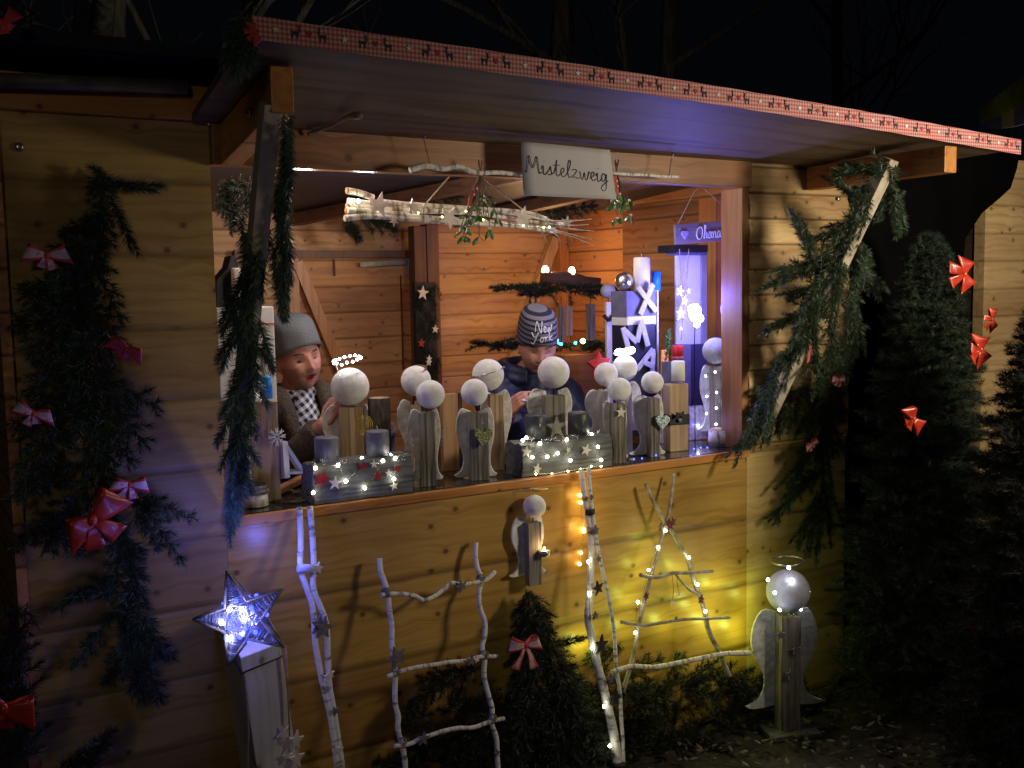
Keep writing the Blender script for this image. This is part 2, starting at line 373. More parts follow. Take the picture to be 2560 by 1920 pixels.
# ribbon bow
def bow(label, c, size, face=(0, -1, 0), roll=0., mats=(RED, RED), tails=1.0, group=None, asym=0., width=1., cat='bow', tl=1.):
    c = Vector(c); t = thing('ribbon_bow', label, cat, c, group)
    f = Vector(face).normalized(); up = Vector((0, 0, 1)); x = up.cross(f).normalized()*-1; u = f.cross(x).normalized()
    if u.z < 0: u = -u
    cr, sr = math.cos(roll), math.sin(roll); X = x*cr+u*sr; U = u*cr-x*sr
    def strip(rows, name):
        b = MB(); K = 6; vs = []
        for (ctr, wv) in rows:
            for k in range(K): vs.append(ctr+wv*(2*k/(K-1)-1))
        for i in range(len(rows)-1):
            for k in range(K-1):
                q = i*K+k; b.add([vs[q], vs[q+1], vs[q+K+1], vs[q+K]], [(0, 1, 2, 3)], 0 if k in (0, K-2) else 1, True)
        o = b.build(name, list(mats), t, solid=.0008)
        bmw = bmesh.new(); bmw.from_mesh(o.data); bmesh.ops.remove_doubles(bmw, verts=bmw.verts, dist=1e-5); bmw.to_mesh(o.data); bmw.free(); return o
    for sg in (-1, 1):
        L = size*.5*(1+asym*sg); rows = []
        tilt = random.uniform(-.15, .3)
        for i in range(15):
            a = math.pi*i/14; e = math.sin(a)
            hw = size*width*(.07+.19*e**.8)
            ctr = c+X*sg*L*e**.85+U*(L*tilt*e)+f*(size*.16*math.cos(a)*(.3+.7*e)+.004)
            rows.append((ctr, (U*(1-.25*e)+X*sg*(-.35)*e+f*.25*math.sin(2*a)).normalized()*hw))
        strip(rows, 'bow_loop')
    for sg in (-1, 1):
        L = size*.62*tails*random.uniform(.85, 1.15); rows = []; sp = random.uniform(.35, .65)
        for i in range(9):
            q = i/8; ctr = c+X*sg*L*sp*q**.9-U*L*q*tl+f*(.004+size*.05*math.sin(q*5))
            rows.append((ctr, (X*.95+U*.3*sg+f*.3*math.sin(q*4)).normalized()*size*width*(.05+.11*q)))
        strip(rows, 'bow_tail')
    MB().sphere(c+f*size*.07, size*.085, 12, sc=(1, .8, 1.25)).build('bow_knot', mats[0], t)
    return t
# one-line handwriting
GL = {
 'M': (.85, [[(0, .05), (.04, 0), (.12, .5), (.18, 1), (.3, .5), (.4, .3), (.52, .7), (.6, 1), (.66, .5), (.72, .03), (.85, .1)]]),
 'i': (.28, [[(0, .3), (.08, .5), (.1, .05), (.2, .0), (.28, .15)], [(.12, .78), (.13, .8)]]),
 's': (.36, [[(0, .1), (.15, .4), (.2, .52), (.22, .3), (.26, .1), (.14, .0), (.05, .06)], [(.14, 0), (.36, .12)]]),
 't': (.34, [[(0, .1), (.14, .6), (.18, .95), (.14, .4), (.16, .05), (.24, 0), (.34, .12)], [(.0, .62), (.34, .66)]]),
 'e': (.34, [[(0, .12), (.2, .3), (.24, .46), (.14, .52), (.06, .3), (.1, .06), (.2, 0), (.34, .12)]]),
 'l': (.32, [[(0, .12), (.18, .55), (.26, .95), (.17, 1.02), (.1, .6), (.12, .1), (.2, 0), (.32, .12)]]),
 'z': (.45, [[(0, .46), (.1, .52), (.28, .46), (.05, .06), (.2, .08), (.34, 0), (.45, .1)]]),
 'w': (.58, [[(0, .45), (.08, .08), (.16, 0), (.26, .42), (.3, .08), (.4, 0), (.5, .42), (.52, .5), (.58, .42)]]),
 'g': (.42, [[(.3, .42), (.16, .52), (.05, .25), (.12, .02), (.26, .15), (.32, .5), (.32, 0), (.28, -.45), (.1, -.55), (.02, -.35), (.2, -.12), (.42, .12)]]),
 'O': (.75, [[(.45, .95), (.15, .8), (.03, .4), (.15, .05), (.4, .02), (.6, .3), (.62, .7), (.45, .95), (.3, .85)]]),
 'h': (.48, [[(0, .1), (.2, .7), (.24, 1), (.14, 1), (.1, .4), (.08, 0), (.14, .3), (.26, .5), (.34, .4), (.34, .08), (.48, .08)]]),
 'a': (.46, [[(.32, .42), (.18, .52), (.05, .25), (.12, .02), (.26, .15), (.33, .5), (.33, .1), (.46, .06)]]),
 'n': (.46, [[(0, .4), (.06, .5), (.06, 0), (.1, .3), (.22, .5), (.32, .4), (.32, .06), (.46, .06)]]),
 'N': (.7, [[(0, 0), (.1, .9), (.2, .9), (.45, .05), (.55, .1), (.62, 1)]]),
 'Y': (.6, [[(0, .9), (.15, .5), (.3, .5), (.5, 1), (.3, .2), (.15, -.35), (0, -.2)]]),
 'o': (.4, [[(.2, .5), (.05, .3), (.1, .02), (.26, .05), (.3, .35), (.2, .5), (.4, .42)]]),
 'r': (.34, [[(0, .4), (.08, .52), (.08, 0), (.12, .35), (.3, .5)]]),
 'k': (.45, [[(.06, 1), (.06, 0)], [(.34, .5), (.08, .22), (.4, 0)]]),
}
def write(mb, text, o, right, up, h, r, sx=1., n=5, wrap=None):
    x = 0; right = Vector(right).normalized(); up = Vector(up).normalized(); o = Vector(o)
    for ch in text:
        if ch == ' ': x += .3; continue
        wd, strokes = GL[ch]
        for st in strokes:
            pts = []
            for (a, b) in st:
                q = o+right*(x+a)*h*sx+up*b*h
                pts.append(wrap(q) if wrap else q)
            mb.tube(smooth(pts, n) if len(pts) > 2 else pts, r, 5)
        x += wd
    return x*h*sx

# ================================================================== the setting
XL, XR, OW, ZC, ZT = -.507, 2.459, 1.931, 1.0, 1.95
YB = 1.90; TH = .035
GROUND = mat('forest_floor', (.050, .042, .030), (.018, .016, .012), 7, .95, .8, dist=.02)
g = MB(); nx = 70; pts = {}
for i in range(nx+1):
    for j in range(nx+1):
        a = (i/nx*2-1); b = (j/nx*2-1); x = 1+math.copysign(abs(a)**2.4, a)*60; y = math.copysign(abs(b)**2.4, b)*60
        near = max(0, 1-math.hypot(x-1, y)/8)
        g.V.append((x, y, -.012+near*.012*math.sin(x*9+1.3*math.sin(y*7))*math.cos(y*8)))
for i in range(nx):
    for j in range(nx):
        g.F.append((i*(nx+1)+j, (i+1)*(nx+1)+j, (i+1)*(nx+1)+j+1, i*(nx+1)+j+1)); g.M.append(0); g.S.append(True)
setting(g.build('ground', GROUND, org=(1, 0, 0)))

# ---- the wooden stall
stall = thing('market_stall', 'honey brown wooden christmas market hut with open hatch, the two vendors inside', 'stall', (.97, 0, 0))
MB().box(((XL+0)/2, TH/2, 1.03), (-XL-.0015, TH, 2.06)).build('front_wall', W_FRONT, stall)
MB().box((OW/2, TH/2, (ZC-.03)/2), (OW, TH, ZC-.03)).build('front_wall', wood('counter_front', (.48, .285, .075), (.36, .19, .042), plank=.245, kden=.8, rough=.36, groove=.5), stall)
b = MB().box(((OW+XR)/2, TH/2, .5), (XR-OW-.0015, TH, .998)); b.build('front_wall', wood('counter_front_pale', (.66, .47, .20), (.50, .32, .11), plank=.245, kden=1.0, rough=.4, groove=.25), stall)
b = MB()
for k in range(12):   # rounded log boards beside the hatch
    z0 = 1.0+k*.0925; z1 = min(z0+.0925, 2.03)
    if z1 <= z0: break
    n = 6; vs = []
    for i in range(n+1):
        a = i/n; z = z0+(z1-z0)*a; y = -.004-.009*math.sin(math.pi*a)**.6
        vs += [(OW+.001, y, z), (XR, y, z)]
    fs = [(2*i, 2*i+1, 2*i+3, 2*i+2) for i in range(n)]; b.add(vs, fs, 0, True)
    b.box(((OW+XR)/2, .016, (z0+z1)/2), (XR-OW-.002, .038, z1-z0))
b.build('front_wall', W_SIDE, stall)
MB().box(((OW+XR)/2, TH/2, 2.055), (XR-OW, TH, .05)).build('wall_top_board', W_SIDE, stall)
MB().box((OW/2, -.002, 2.004), (OW-.003, .05, .108)).build('lintel', wood('lintel_wood', (.30, .125, .045), (.18, .065, .02), rough=.45, kden=.6), stall, bevel=.003)
MB().box((-.2535, -.006, 2.106), (.505, .05, .088)).build('eaves_board', W_BEAM, stall, bevel=.003)
MB().box((1.23, .02, 2.106), (2.45, .05, .088)).build('eaves_board', wood('dark_eaves', (.22, .09, .04), (.12, .05, .02)), stall)
MB().box((XL-.012, .95, 1.06), (.024, 1.95, 2.12)).build('side_wall', W_INY, stall)
MB().box((XR-.03, .985, 1.06), (.05, 1.86, 2.12)).build('side_wall', W_INY, stall)
MB().box(((XL+XR)/2, YB+.02, 1.06), (XR-XL-.08, .03, 2.12)).build('back_wall', W_IN, stall)
MB().box(((XL+XR)/2, .98, .03), (XR-XL-.1, 1.84, .04)).build('floor', wood('floor_boards', (.25, .17, .1), (.15, .1, .06), plank=.12), stall)
def zceil(y): return 2.10-.068*y
b = MB(); b.hexa([(XL, .04, zceil(.04)), (XR-.06, .04, zceil(.04)), (XR-.06, YB, zceil(YB)), (XL, YB, zceil(YB))], [(XL, .04, 2.15), (XR-.06, .04, 2.15), (XR-.06, YB, 2.15), (XL, YB, 2.15)])
b.build('ceiling', wood('dark_ceiling', (.075, .07, .075), (.035, .032, .035), plank=.14, axis='X', knots=False), stall)
b = MB(); b.bar((.9, 1.87, zceil(1.87)-.035), (1.45, .1, zceil(.1)-.035), .06, .05); b.build('rafter', wood('dark_rafter', (.16, .075, .04), (.09, .04, .02), axis='Y', knots=False), stall)
b = MB(); b.bar((1.75, 1.87, zceil(1.87)-.035), (1.95, .1, zceil(.1)-.035), .06, .05); b.build('rafter', wood('dark_rafter', (.16, .075, .04), (.09, .04, .02), axis='Y', knots=False), stall)
rf = MB(); rf.hexa([(XL-.12, -.115, 2.205), (XR+.1, -.115, 2.205), (XR+.1, 2.1, 2.20), (XL-.12, 2.1, 2.20)], [(XL-.12, -.115, 2.235), (XR+.1, -.115, 2.235), (XR+.1, 2.1, 2.42), (XL-.12, 2.1, 2.42)])
rf.build('roof', mat('roofing_felt', (.028, .028, .03), (.016, .016, .018), 60, .9, .4), stall)
ga, gb = P(-40, 203, -.075), P(520, 221, -.075)
b = MB(); b.tube([(XL-.1, -.075, ga.z), (-.07, -.075, gb.z)], .018, 14); b.build('gutter', mat('gutter_metal', (.16, .14, .10), (.09, .08, .06), 20, .6, metal=.2), stall)
# hatch flap, hinged at the top of the hatch and propped open
fb = [Vector((-.05, -.025, 2.056)), Vector((2.60, -.025, 2.034)), Vector((2.63, -.60, 2.052)), Vector((-.062, -.60, 2.166))]
flap = MB()
nn = 12; lo, hi = [], []
for i in range(nn+1):
    t = i/nn; a = fb[0].lerp(fb[1], t); c = fb[3].lerp(fb[2], t); sag = -.010*math.sin(math.pi*t)
    c = c+Vector((0, 0, sag*-1.2)); lo += [a, c]; hi += [a+Vector((0, -.002, .022)), c+Vector((0, .0, .022))]
o = len(lo)
vs = lo+hi; fs = []
for i in range(nn):
    q = 2*i; fs += [(q+1, q+3, q+2, q), (o+q, o+q+2, o+q+3, o+q+1), (q, q+2, o+q+2, o+q), (q+3, q+1, o+q+1, o+q+3)]
fs += [(0, 1, o+1, o), (2*nn+1, 2*nn, o+2*nn, o+2*nn+1)]
flap.add(vs, [tuple(reversed(f)) for f in fs]); flap.build('hatch_flap', W_PLY, stall)
# flap arms and struts
la = [P(570, 240, -.06), P(655, 180, -.46)]
def arm(x0, x1, ya, yb, za, zb, h, name='flap_arm', m=None):
    b = MB(); b.hexa([(x0, ya, za-h), (x1, ya, za-h), (x1, yb, zb-h), (x0, yb, zb-h)], [(x0, ya, za), (x1, ya, za), (x1, yb, zb), (x0, yb, zb)])
    return b.build(name, m or W_BEAMY, stall, bevel=.003)
arm(.020, .075, -.03, -.46, 2.054, 2.128, .105)
arm(2.20, 2.26, -.03, -.62, 2.034, 2.040, .085)
for (bx, by, bz) in ((.0185, -.30, 2.045), ):
    MB().lathe([(.001, 0), (.012, 0), (.012, .004), (.007, .006), (.007, .012), (.001, .012)], (bx, by, bz), 12, rot=Matrix.Rotation(D(-90), 3, 'Y')).build('bolt', STEEL, stall)
sb = MB(); A = P(678, 292, -.44); B_ = P(578, 1295, -.035)
sb.bar(A+Vector((0, 0, .03)), B_, .042, .042, up=(0, 1, 0)); sb.build('strut', W_STRUT, stall, bevel=.002)
sb = MB(); A2 = P(2228, 398, -.48); B2 = P(1900, 1085, -.03)
sb.bar(A2, B2, .042, .036, up=(0, 1, 0)); sb.build('strut', W_STRUT, stall, bevel=.002)
b = MB(); b.tube(smooth([P(770, 335, -.04), P(825, 316, -.1), P(870, 292, -.22), P(905, 290, -.26)]), [.005]*10+[.006]*3+[.008, .010, .011, .009, .008, .006], 8); b.build('flap_latch', mat('dull_iron', (.42, .36, .28), (.22, .18, .13), 50, .35, metal=.8), stall)
for (u, v) in ((48, 367),): 
    MB().sphere(P(u, v, -.006), .011, 12, sc=(1, .4, 1)).build('bolt', STEEL, stall)
for (u, v) in ((2097, 497), (1881, 500), (1884, 560), (1884, 620), (1884, 690), (1884, 745), (1885, 800)):
    MB().sphere(P(u, v, -.014), .005 if u < 2000 else .009, 8, sc=(1, .5, 1)).build('screw', STEEL, stall)
# hatch frame and counter
MB().box((OW-.018, .045, 1.475), (.032, .11, .95)).build('hatch_frame', wood('frame_wood', (.38, .17, .055), (.25, .10, .03), axis='Z', knots=False), stall, bevel=.002)
MB().box((OW/2, .222, .985), (OW-.004, .44, .029)).build('counter', GLOSSK, stall, bevel=.003)
MB().box((OW/2, -.008, .984), (OW+.0, .018, .028)).build('counter_edge', W_BEAM, stall, bevel=.003)
# inside: door in the back wall
def qb(u0, v0, u1, v1, y, th, m, name, par):
    a, c = P(u0, v0, y), P(u1, v1, y)
    return MB().box(((a.x+c.x)/2, y+th/2, (a.z+c.z)/2), (abs(c.x-a.x), th, abs(a.z-c.z))).build(name, m, par, bevel=.002)
yb = YB-.012
dz = P(760, 642, yb).z; dx0, dx1 = P(722, 800, yb).x, P(1034, 800, yb).x
MB().box(((dx0+dx1)/2, YB-.005, dz/2+.03), (dx1-dx0, .02, dz-.06)).build('door', wood('door_planks', (.55, .26, .10), (.38, .16, .06), plank=.125, kden=1.2), stall)
MB().box(((dx0+dx1)/2-.1, yb-.018, dz+.012), (dx1-dx0+.3, .03, .035)).build('door_frame', W_DARKZ, stall)
MB().box((dx0+.02, yb-.02, dz/2+.03), (.05, .03, dz-.08)).build('door_ledge', W_BEAMZ, stall)
a, c = P(742, 655, yb-.03), P(845, 905, yb-.03)
b = MB(); b.bar(a, c+(c-a)*.5, .05, .022, up=(0, 1, 0)); b.build('door_brace', W_BEAMZ, stall)
qb(1003, 688, 1012, 960, yb-.02, .02, W_DARKZ, 'door_stop', stall)
qb(835, 648, 840, 690, yb-.02, .012, W_DARKZ, 'door_stop', stall)
a, c = P(900, 662, yb-.03), P(1018, 655, yb-.03)
b = MB(); b.bar(a, c, .022, .006, up=(0, 1, 0)); b.build('hinge_strap', mat('galvanised', (.26, .27, .24), (.18, .18, .16), 60, .45, metal=.5), stall)
qb(1016, 645, 1034, 688, yb-.03, .01, mat('lilac_plate', (.32, .28, .55), None, 10, .5), 'hinge_plate', stall)
p0, p1 = P(1036, 580, YB-.16), P(1066, 580, YB-.16); p2 = P(1096, 580, YB-.16)
MB().box(((p0.x+p1.x)/2, YB-.12, .96), (p1.x-p0.x, .07, 1.92-.02)).build('wall_post', W_DARKZ, stall, bevel=.004)
MB().box(((p1.x+p2.x)/2+.002, YB-.12, .965), (p2.x-p1.x, .08, 1.93-.02)).build('wall_post', W_DARKZ, stall, bevel=.004)
# corner post, brace, panel and posts along the right side wall
q = XR-.06
MB().box((q-.03, YB-.04, 1.0), (.055, .055, 1.92)).build('corner_post', W_BEAMZ, stall)
b = MB(); b.bar(P(1387, 595, YB-.03), P(1270, 930, YB-.03), .055, .04, up=(0, 1, 0)); b.build('corner_brace', wood('pale_brace', (.60, .36, .18), (.42, .22, .1), axis='Z', knots=False), stall)
pa, pb = PX(1558, 600, q-.02), PX(1752, 600, q-.02)
MB().box((q-.008, (pa.y+pb.y)/2, 1.0), (.03, pa.y-pb.y, 1.93)).build('side_panel', wood('dark_side_panel', (.30, .125, .06), (.18, .07, .035), axis='Y', plank=.16, groove=.6), stall)
pc, pd = PX(1757, 600, q-.05), PX(1800, 600, q-.05)
MB().box((q-.04, (pc.y+pd.y)/2, 1.0), (.07, abs(pc.y-pd.y), 1.96)).build('wall_post', W_BEAMZ, stall, bevel=.004)
for v in (676, 722): MB().box((q-.012, .56, PX(1820, v, q).z), (.02, .22, .014)).build('wall_batten', W_DARKZ, stall)

# ---- red gingham ribbon along the flap edge
GING, nt, N, L, B = newmat('gingham_ribbon')
tc = N.new('ShaderNodeTexCoord'); mp = N.new('ShaderNodeMapping'); mp.inputs['Scale'].default_value = (95, 1, 95); L.new(tc.outputs['Object'], mp.inputs[0])
sp = N.new('ShaderNodeSeparateXYZ'); L.new(mp.outputs[0], sp.inputs[0]); fs_ = []
for k in (0, 2):
    f = N.new('ShaderNodeMath'); f.operation = 'FRACT'; L.new(sp.outputs[k], f.inputs[0]); l_ = N.new('ShaderNodeMath'); l_.operation = 'LESS_THAN'; L.new(f.outputs[0], l_.inputs[0]); l_.inputs[1].default_value = .5; fs_.append(l_)
ad = N.new('ShaderNodeMath'); ad.operation = 'ADD'; L.new(fs_[0].outputs[0], ad.inputs[0]); L.new(fs_[1].outputs[0], ad.inputs[1])
hf = N.new('ShaderNodeMath'); hf.operation = 'MULTIPLY'; L.new(ad.outputs[0], hf.inputs[0]); hf.inputs[1].default_value = .5
rr = ramp(N, [(0, (.60, .42, .41)), (.5, (.52, .18, .18)), (1, (.42, .07, .07))]); L.new(hf.outputs[0], rr.inputs[0]); L.new(rr.outputs[0], B.inputs['Base Color']); B.inputs['Roughness'].default_value = .7
def flapedge(t):
    c = fb[3].lerp(fb[2], t); return c+Vector((0, 0, .012*math.sin(math.pi*t)))
rib = thing('gingham_ribbon', 'long red and white checked ribbon with reindeer and hearts along the canopy edge', 'ribbon', flapedge(.5))
b = MB(); RH = .056; vs = []
for i in range(61):
    e = flapedge(i/60); wv = .0006*math.sin(i*1.7)
    vs += [e+Vector((0, -.0022, -.019+wv)), e+Vector((0, -.0022, .019+.012-.0+wv))]
RH = .05
b.add(vs, [(2*i, 2*i+2, 2*i+3, 2*i+1) for i in range(60)], 0, False); rb_ = b
deer = [(-.5, .28), (-.42, .45), (-.3, .5), (-.28, .2), (.25, .18), (.38, .2), (.42, .3), (.45, .12), (.40, -.05), (.40, -.5), (.32, -.5), (.30, -.12), (-.15, -.14), (-.15, -.5), (-.22, -.5), (-.26, -.08), (-.36, .1), (-.38, .25)]
ant = [(-.36, .42), (-.46, .85), (-.42, .85), (-.34, .6), (-.25, .85), (-.2, .83), (-.29, .45)]
heart = [(0, -.5), (.45, 0), (.45, .3), (.25, .45), (0, .25), (-.25, .45), (-.45, .3), (-.45, 0)]
bd = bh = bs = rb_; Ln = 2.69; step = .157; x = .05; k = 0
while x < Ln-.05:
    def fr(xx, dz=0): e = flapedge(xx/Ln); return Matrix.Translation(e+Vector((0, -.0036, .006+dz))) @ Matrix.Rotation(D(90), 4, 'X')
    bs.star(flapedge(x/Ln)+Vector((0, -.0036, .008)), .0085, .0012, m=3)
    for (dx, sx) in ((.045, -1), (.105, 1)):
        if x+dx < Ln-.02:
            for oo in (deer, ant): bd.prism([(a*.022*sx, c*.022) for a, c in oo], .0012, fr(x+dx), 1)
    if x+.075 < Ln-.02: bh.prism([(a*.014, c*.014) for a, c in heart], .0012, fr(x+.075, .002), 2)
    x += step
rb_.build('ribbon_band', [GING, mat('dark_print', (.05, .03, .05), None, 20, .8), mat('red_print', (.50, .04, .06), None, 20, .8), mat('white_print', (.9, .85, .85), None, 20, .7)], rib)

# ---- night behind: bare trees, neighbour stalls
TREE = mat('night_bark', (.24, .22, .20), (.10, .09, .08), 6, .95, .8, stretch=(3, 3, .6), dist=.03)
def bare_tree(label, x, y, h, r, lean=(0, 0), seed=0, fork=.5):
    rd = random.Random(seed); t = thing('bare_tree', label, 'tree', (x, y, 0), 'bare trees behind the huts')
    tb, cb = MB(), MB()
    pts = [Vector((x+lean[0]*q+.05*math.sin(q*7+seed), y+lean[1]*q, h*q)) for q in [i/9 for i in range(10)]]
    tb.tube(pts, [r*(1-.75*i/9) for i in range(10)], 10, jit=.06)
    def br(p, d, l, rr, lv):
        n = 5; q = [p]
        for i in range(n):
            d = (d+Vector((rd.uniform(-.3, .3), rd.uniform(-.3, .3), rd.uniform(-.12, .22)))).normalized(); q.append(q[-1]+d*l/n)
        cb.tube(q, [rr*(1-.75*i/n) for i in range(n+1)], 5, cap=False)
        if lv > 0:
            for k in range(4):
                s0 = q[rd.randint(1, n)]; br(s0, (d+Vector((rd.uniform(-1, 1), rd.uniform(-1, 1), rd.uniform(-.3, .8)))).normalized(), l*.55, rr*.45, lv-1)
    for i in range(9):
        q = pts[min(9, 3+i*6//8)]; a = rd.uniform(0, 6.28); br(q, Vector((math.cos(a), math.sin(a), rd.uniform(.2, 1))).normalized(), h*.38*rd.uniform(.7, 1.1), r*.34, 2)
    tb.build('trunk', TREE, t); cb.build('crown', TREE, t)
def gx(u, v, y): return P(u, v, y).x
bare_tree('thick grey tree trunk rising behind the left end of the roof', gx(190, 90, 4.2), 4.2, 7, .24, (.3, 0), 3)
bare_tree('thinner leaning tree right beside the thick grey trunk', gx(300, 120, 4.6), 4.6, 6.5, .11, (1.6, 0), 5)
bare_tree('bare tree behind the middle of the canopy', gx(1390, 60, 7), 7, 9, .16, (.2, 0), 8)
bare_tree('bare tree behind the canopy, second of the two close together', gx(1610, 60, 6.5), 6.5, 9, .13, (.6, 0), 11)
bare_tree('faint bare tree right of the others, over the right part of the canopy', gx(2120, 100, 9), 9, 10, .14, (-.4, 0), 14)

nb = thing('market_stall', 'neighbouring wooden stall with pale planks at the right edge', 'stall', (4.3, 0, 0))
x0 = P(2455, 900, -.0).x
MB().box((x0+1.1, .03, 1.06), (2.2, .06, 2.12)).build('front_wall', W_NB, nb)
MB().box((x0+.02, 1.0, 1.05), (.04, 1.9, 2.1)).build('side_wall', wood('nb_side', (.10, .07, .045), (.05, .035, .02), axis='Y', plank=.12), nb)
for (u, v) in ((2458, 950), (2457, 1165)): MB().sphere(P(u, v, -.004), .009, 10, sc=(1, .5, 1)).build('bolt', STEEL, nb)
GAPSHADE = mat('shade_black', (.0035, .0035, .0045), (.002, .002, .0025), 5, 1.0); GAPSHADE.node_tree.nodes['Principled BSDF'].inputs['Specular IOR Level'].default_value = .05
gap_sh = thing('gap_shade', 'added black sheet standing for the darkness in the gap between the two stalls', 'shade', (2.9, .02, 1.0))  # added black sheet stands for the unlit gap, no real cloth hangs here
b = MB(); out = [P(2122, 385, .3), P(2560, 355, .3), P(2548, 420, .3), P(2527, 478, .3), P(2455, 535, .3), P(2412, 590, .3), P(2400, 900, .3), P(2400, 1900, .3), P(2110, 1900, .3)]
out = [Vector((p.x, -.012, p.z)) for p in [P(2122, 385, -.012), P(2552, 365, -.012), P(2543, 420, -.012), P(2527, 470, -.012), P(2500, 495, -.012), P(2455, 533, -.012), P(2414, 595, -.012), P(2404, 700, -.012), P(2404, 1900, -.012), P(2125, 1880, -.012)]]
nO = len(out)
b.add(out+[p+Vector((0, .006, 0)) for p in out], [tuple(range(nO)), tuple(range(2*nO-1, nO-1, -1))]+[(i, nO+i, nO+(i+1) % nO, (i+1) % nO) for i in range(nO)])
b.build('shade_sheet', GAPSHADE, gap_sh)
sg = thing('roof_sign', 'green sign board with round bulbs and colourful pictures on the neighbour roof', 'sign', P(2510, 280, -.3))
def sq(u, v): # board runs from the far corner towards the viewer
    t = (u-2455)/105; y = -.05-.35*t; return P(u, v, y)
def board(pl, m, name, off=0):
    f = [sq(*q) for q in pl]; nrm = (f[1]-f[0]).cross(f[-1]-f[0]).normalized(); n = len(f)
    bb = MB(); bb.add([p+nrm*off for p in f]+[p+nrm*(off+.01) for p in f], [tuple(range(n-1, -1, -1)), tuple(range(n, 2*n))]+[(i, (i+1) % n, n+(i+1) % n, n+i) for i in range(n)]); bb.build(name, m, sg)
board([(2455, 312), (2600, 245), (2600, 165), (2455, 272)], mat('olive_green_paint', (0.528, 0.624, 0.072), (0.36, 0.432, 0.048), 20, .5), 'green_board')
board([(2455, 324), (2510, 321), (2510, 289), (2455, 314)], mat('blue_picture', (0.144, 0.216, 0.6), (0.24, 0.336, 0.384), 9, .5), 'picture_panel')
board([(2511, 321), (2542, 316), (2542, 274), (2511, 288)], mat('cream_picture', (0.864, 0.84, 0.528), (0.672, 0.672, 0.432), 9, .5), 'picture_panel')
board([(2543, 316), (2600, 300), (2600, 247), (2543, 273)], mat('violet_picture', (0.12, 0.12, 0.672), (0.384, 0.384, 0.6), 14, .5), 'picture_panel')
for (u, v) in ((2504, 273), (2521, 263), (2541, 254), (2560, 245), (2505, 252), (2524, 242), (2546, 232), (2562, 222)):
    MB().sphere(sq(u, v)+Vector((-.012, -.012, 0)), .011, 12).build('round_bulb', mat('frosted_bulb', (.45, .45, .42), (.3, .3, .28), 30, .3), sg)

# ================================================================== goods on and around the stall
def V(p): return Vector(p)
def pt(u, v, y): return P(u, v, y)
def crop(x0, y0, k): return lambda pts, y: [P(x0+k*a, y0+k*b, (y if not callable(y) else y(b))) for a, b in pts]
WING_O = [(0, .95), (.12, .985), (.28, 1.0), (.46, .985), (.61, .93), (.73, .85), (.80, .75), (.80, .66), (.75, .58), (.62, .49), (.48, .41), (.37, .33), (.34, .25), (.40, .17), (.52, .11), (.70, .07), (1, .04), (.9, .015), (.72, 0), (.3, .0), (0, .02)]
GRP = 'wooden angels with round white heads'
def angel(label, head, body, y, wing=None, zb=1.0, bodymat=W_GREYZ, rz=-.40, depth=.055, ballmat=BALL, kind='standing', flip=True, wingm=WING, group=GRP, split=False, org=None):
    """head (u,v,r px), body (u0,u1,vtop,vbottom px), wing (left px, right px, vtop, vbottom)"""
    hu, hv, hr = head; u0, u1, v0, v1 = body; um = (u0+u1)/2
    top = P(um, v0, y); bot = P(um, v1, y); zb_ = bot.z if zb is None else zb
    s = mpp(top); wpx = (u1-u0)*s; R = Matrix.Rotation(rz, 3, 'Z')
    wdt = max(.012, (wpx-depth*abs(math.sin(.54-rz))*.6)/max(.3, math.cos(.54+rz)))
    t = thing('wooden_angel', label, 'angel', (top.x, y, zb_), group)
    h = top.z-zb_; c = Vector((top.x, y, zb_+h/2))
    b = MB(); k = 5   # slightly riven block: each level jittered
    lv = []
    for i in range(k+1):
        z = zb_+h*i/k; j = lambda: random.uniform(-.0016, .0016)
        lv.append([Vector((top.x, y, z))+R @ Vector((wdt/2*sx+j(), depth/2*sy+j(), 0)) for sx, sy in ((-1, -1), (-.15, -1.06), (.25, -.97), (1, -1), (1, 1), (-1, 1))])
    n = 6; vs = [p for l in lv for p in l]; fs = [tuple(range(n-1, -1, -1)), tuple(range(k*n, k*n+n))]
    for i in range(k):
        for q in range(n): fs.append((i*n+q, i*n+(q+1) % n, (i+1)*n+(q+1) % n, (i+1)*n+q))
    b.add(vs, fs); b.build('body', bodymat, t, bevel=.0015)
    if wing:
        lp, rp, wv0, wv1 = wing; lp = lp*1.25+4; rp = rp*1.3+5
        wt = P(um, wv0, y).z; wb = max(P(um, wv1, y).z, zb_+.002)
        for sg, px in ((-1, lp), (1, rp)):
            if not px: continue
            L = px*s/math.cos(.54+rz+sg*-.12); hid = wdt*.22; H = wt-wb
            out = [(sg*((a*L+hid) if a > 0 else 0), bb*H) for a, bb in WING_O]
            if sg < 0: out = out[::-1]
            sw = Matrix.Rotation(rz+sg*-.12, 3, 'Z') @ Matrix.Rotation(D(90), 3, 'X')
            o = Vector((top.x, y, wb))+R @ Vector((sg*wdt*.28, depth/2+.007, 0))
            MB().prism(out, .009, Matrix.Translation(o) @ sw.to_4x4()).build('wing', wingm, t, bevel=.002)
    hp = P(hu, hv, y); r = hr*mpp(hp)
    MB().tube([(top.x, y, top.z-.005), (hp.x, y, hp.z)], .002, 6).build('neck_wire', BLACKM, t)
    hd = MB().sphere(hp, r, 36); hd.build('head', ballmat, t)
    return t, hp, r, top
def halo(t, c, rad, tilt, m, n=16, br=.006, wm=SILV):
    ring = []
    R = Euler(tilt).to_matrix()
    for i in range(25):
        a = 2*math.pi*i/24; ring.append(c+R @ Vector((math.cos(a)*rad, math.sin(a)*rad, 0)))
    MB().tube(ring, .0022, 6, cap=False).build('halo_wire', wm, t)
    for i in range(n):
        a = 2*math.pi*i/n+.1; bulb(t, c+R @ Vector((math.cos(a)*rad, math.sin(a)*rad, random.uniform(-.003, .003))), m, br)
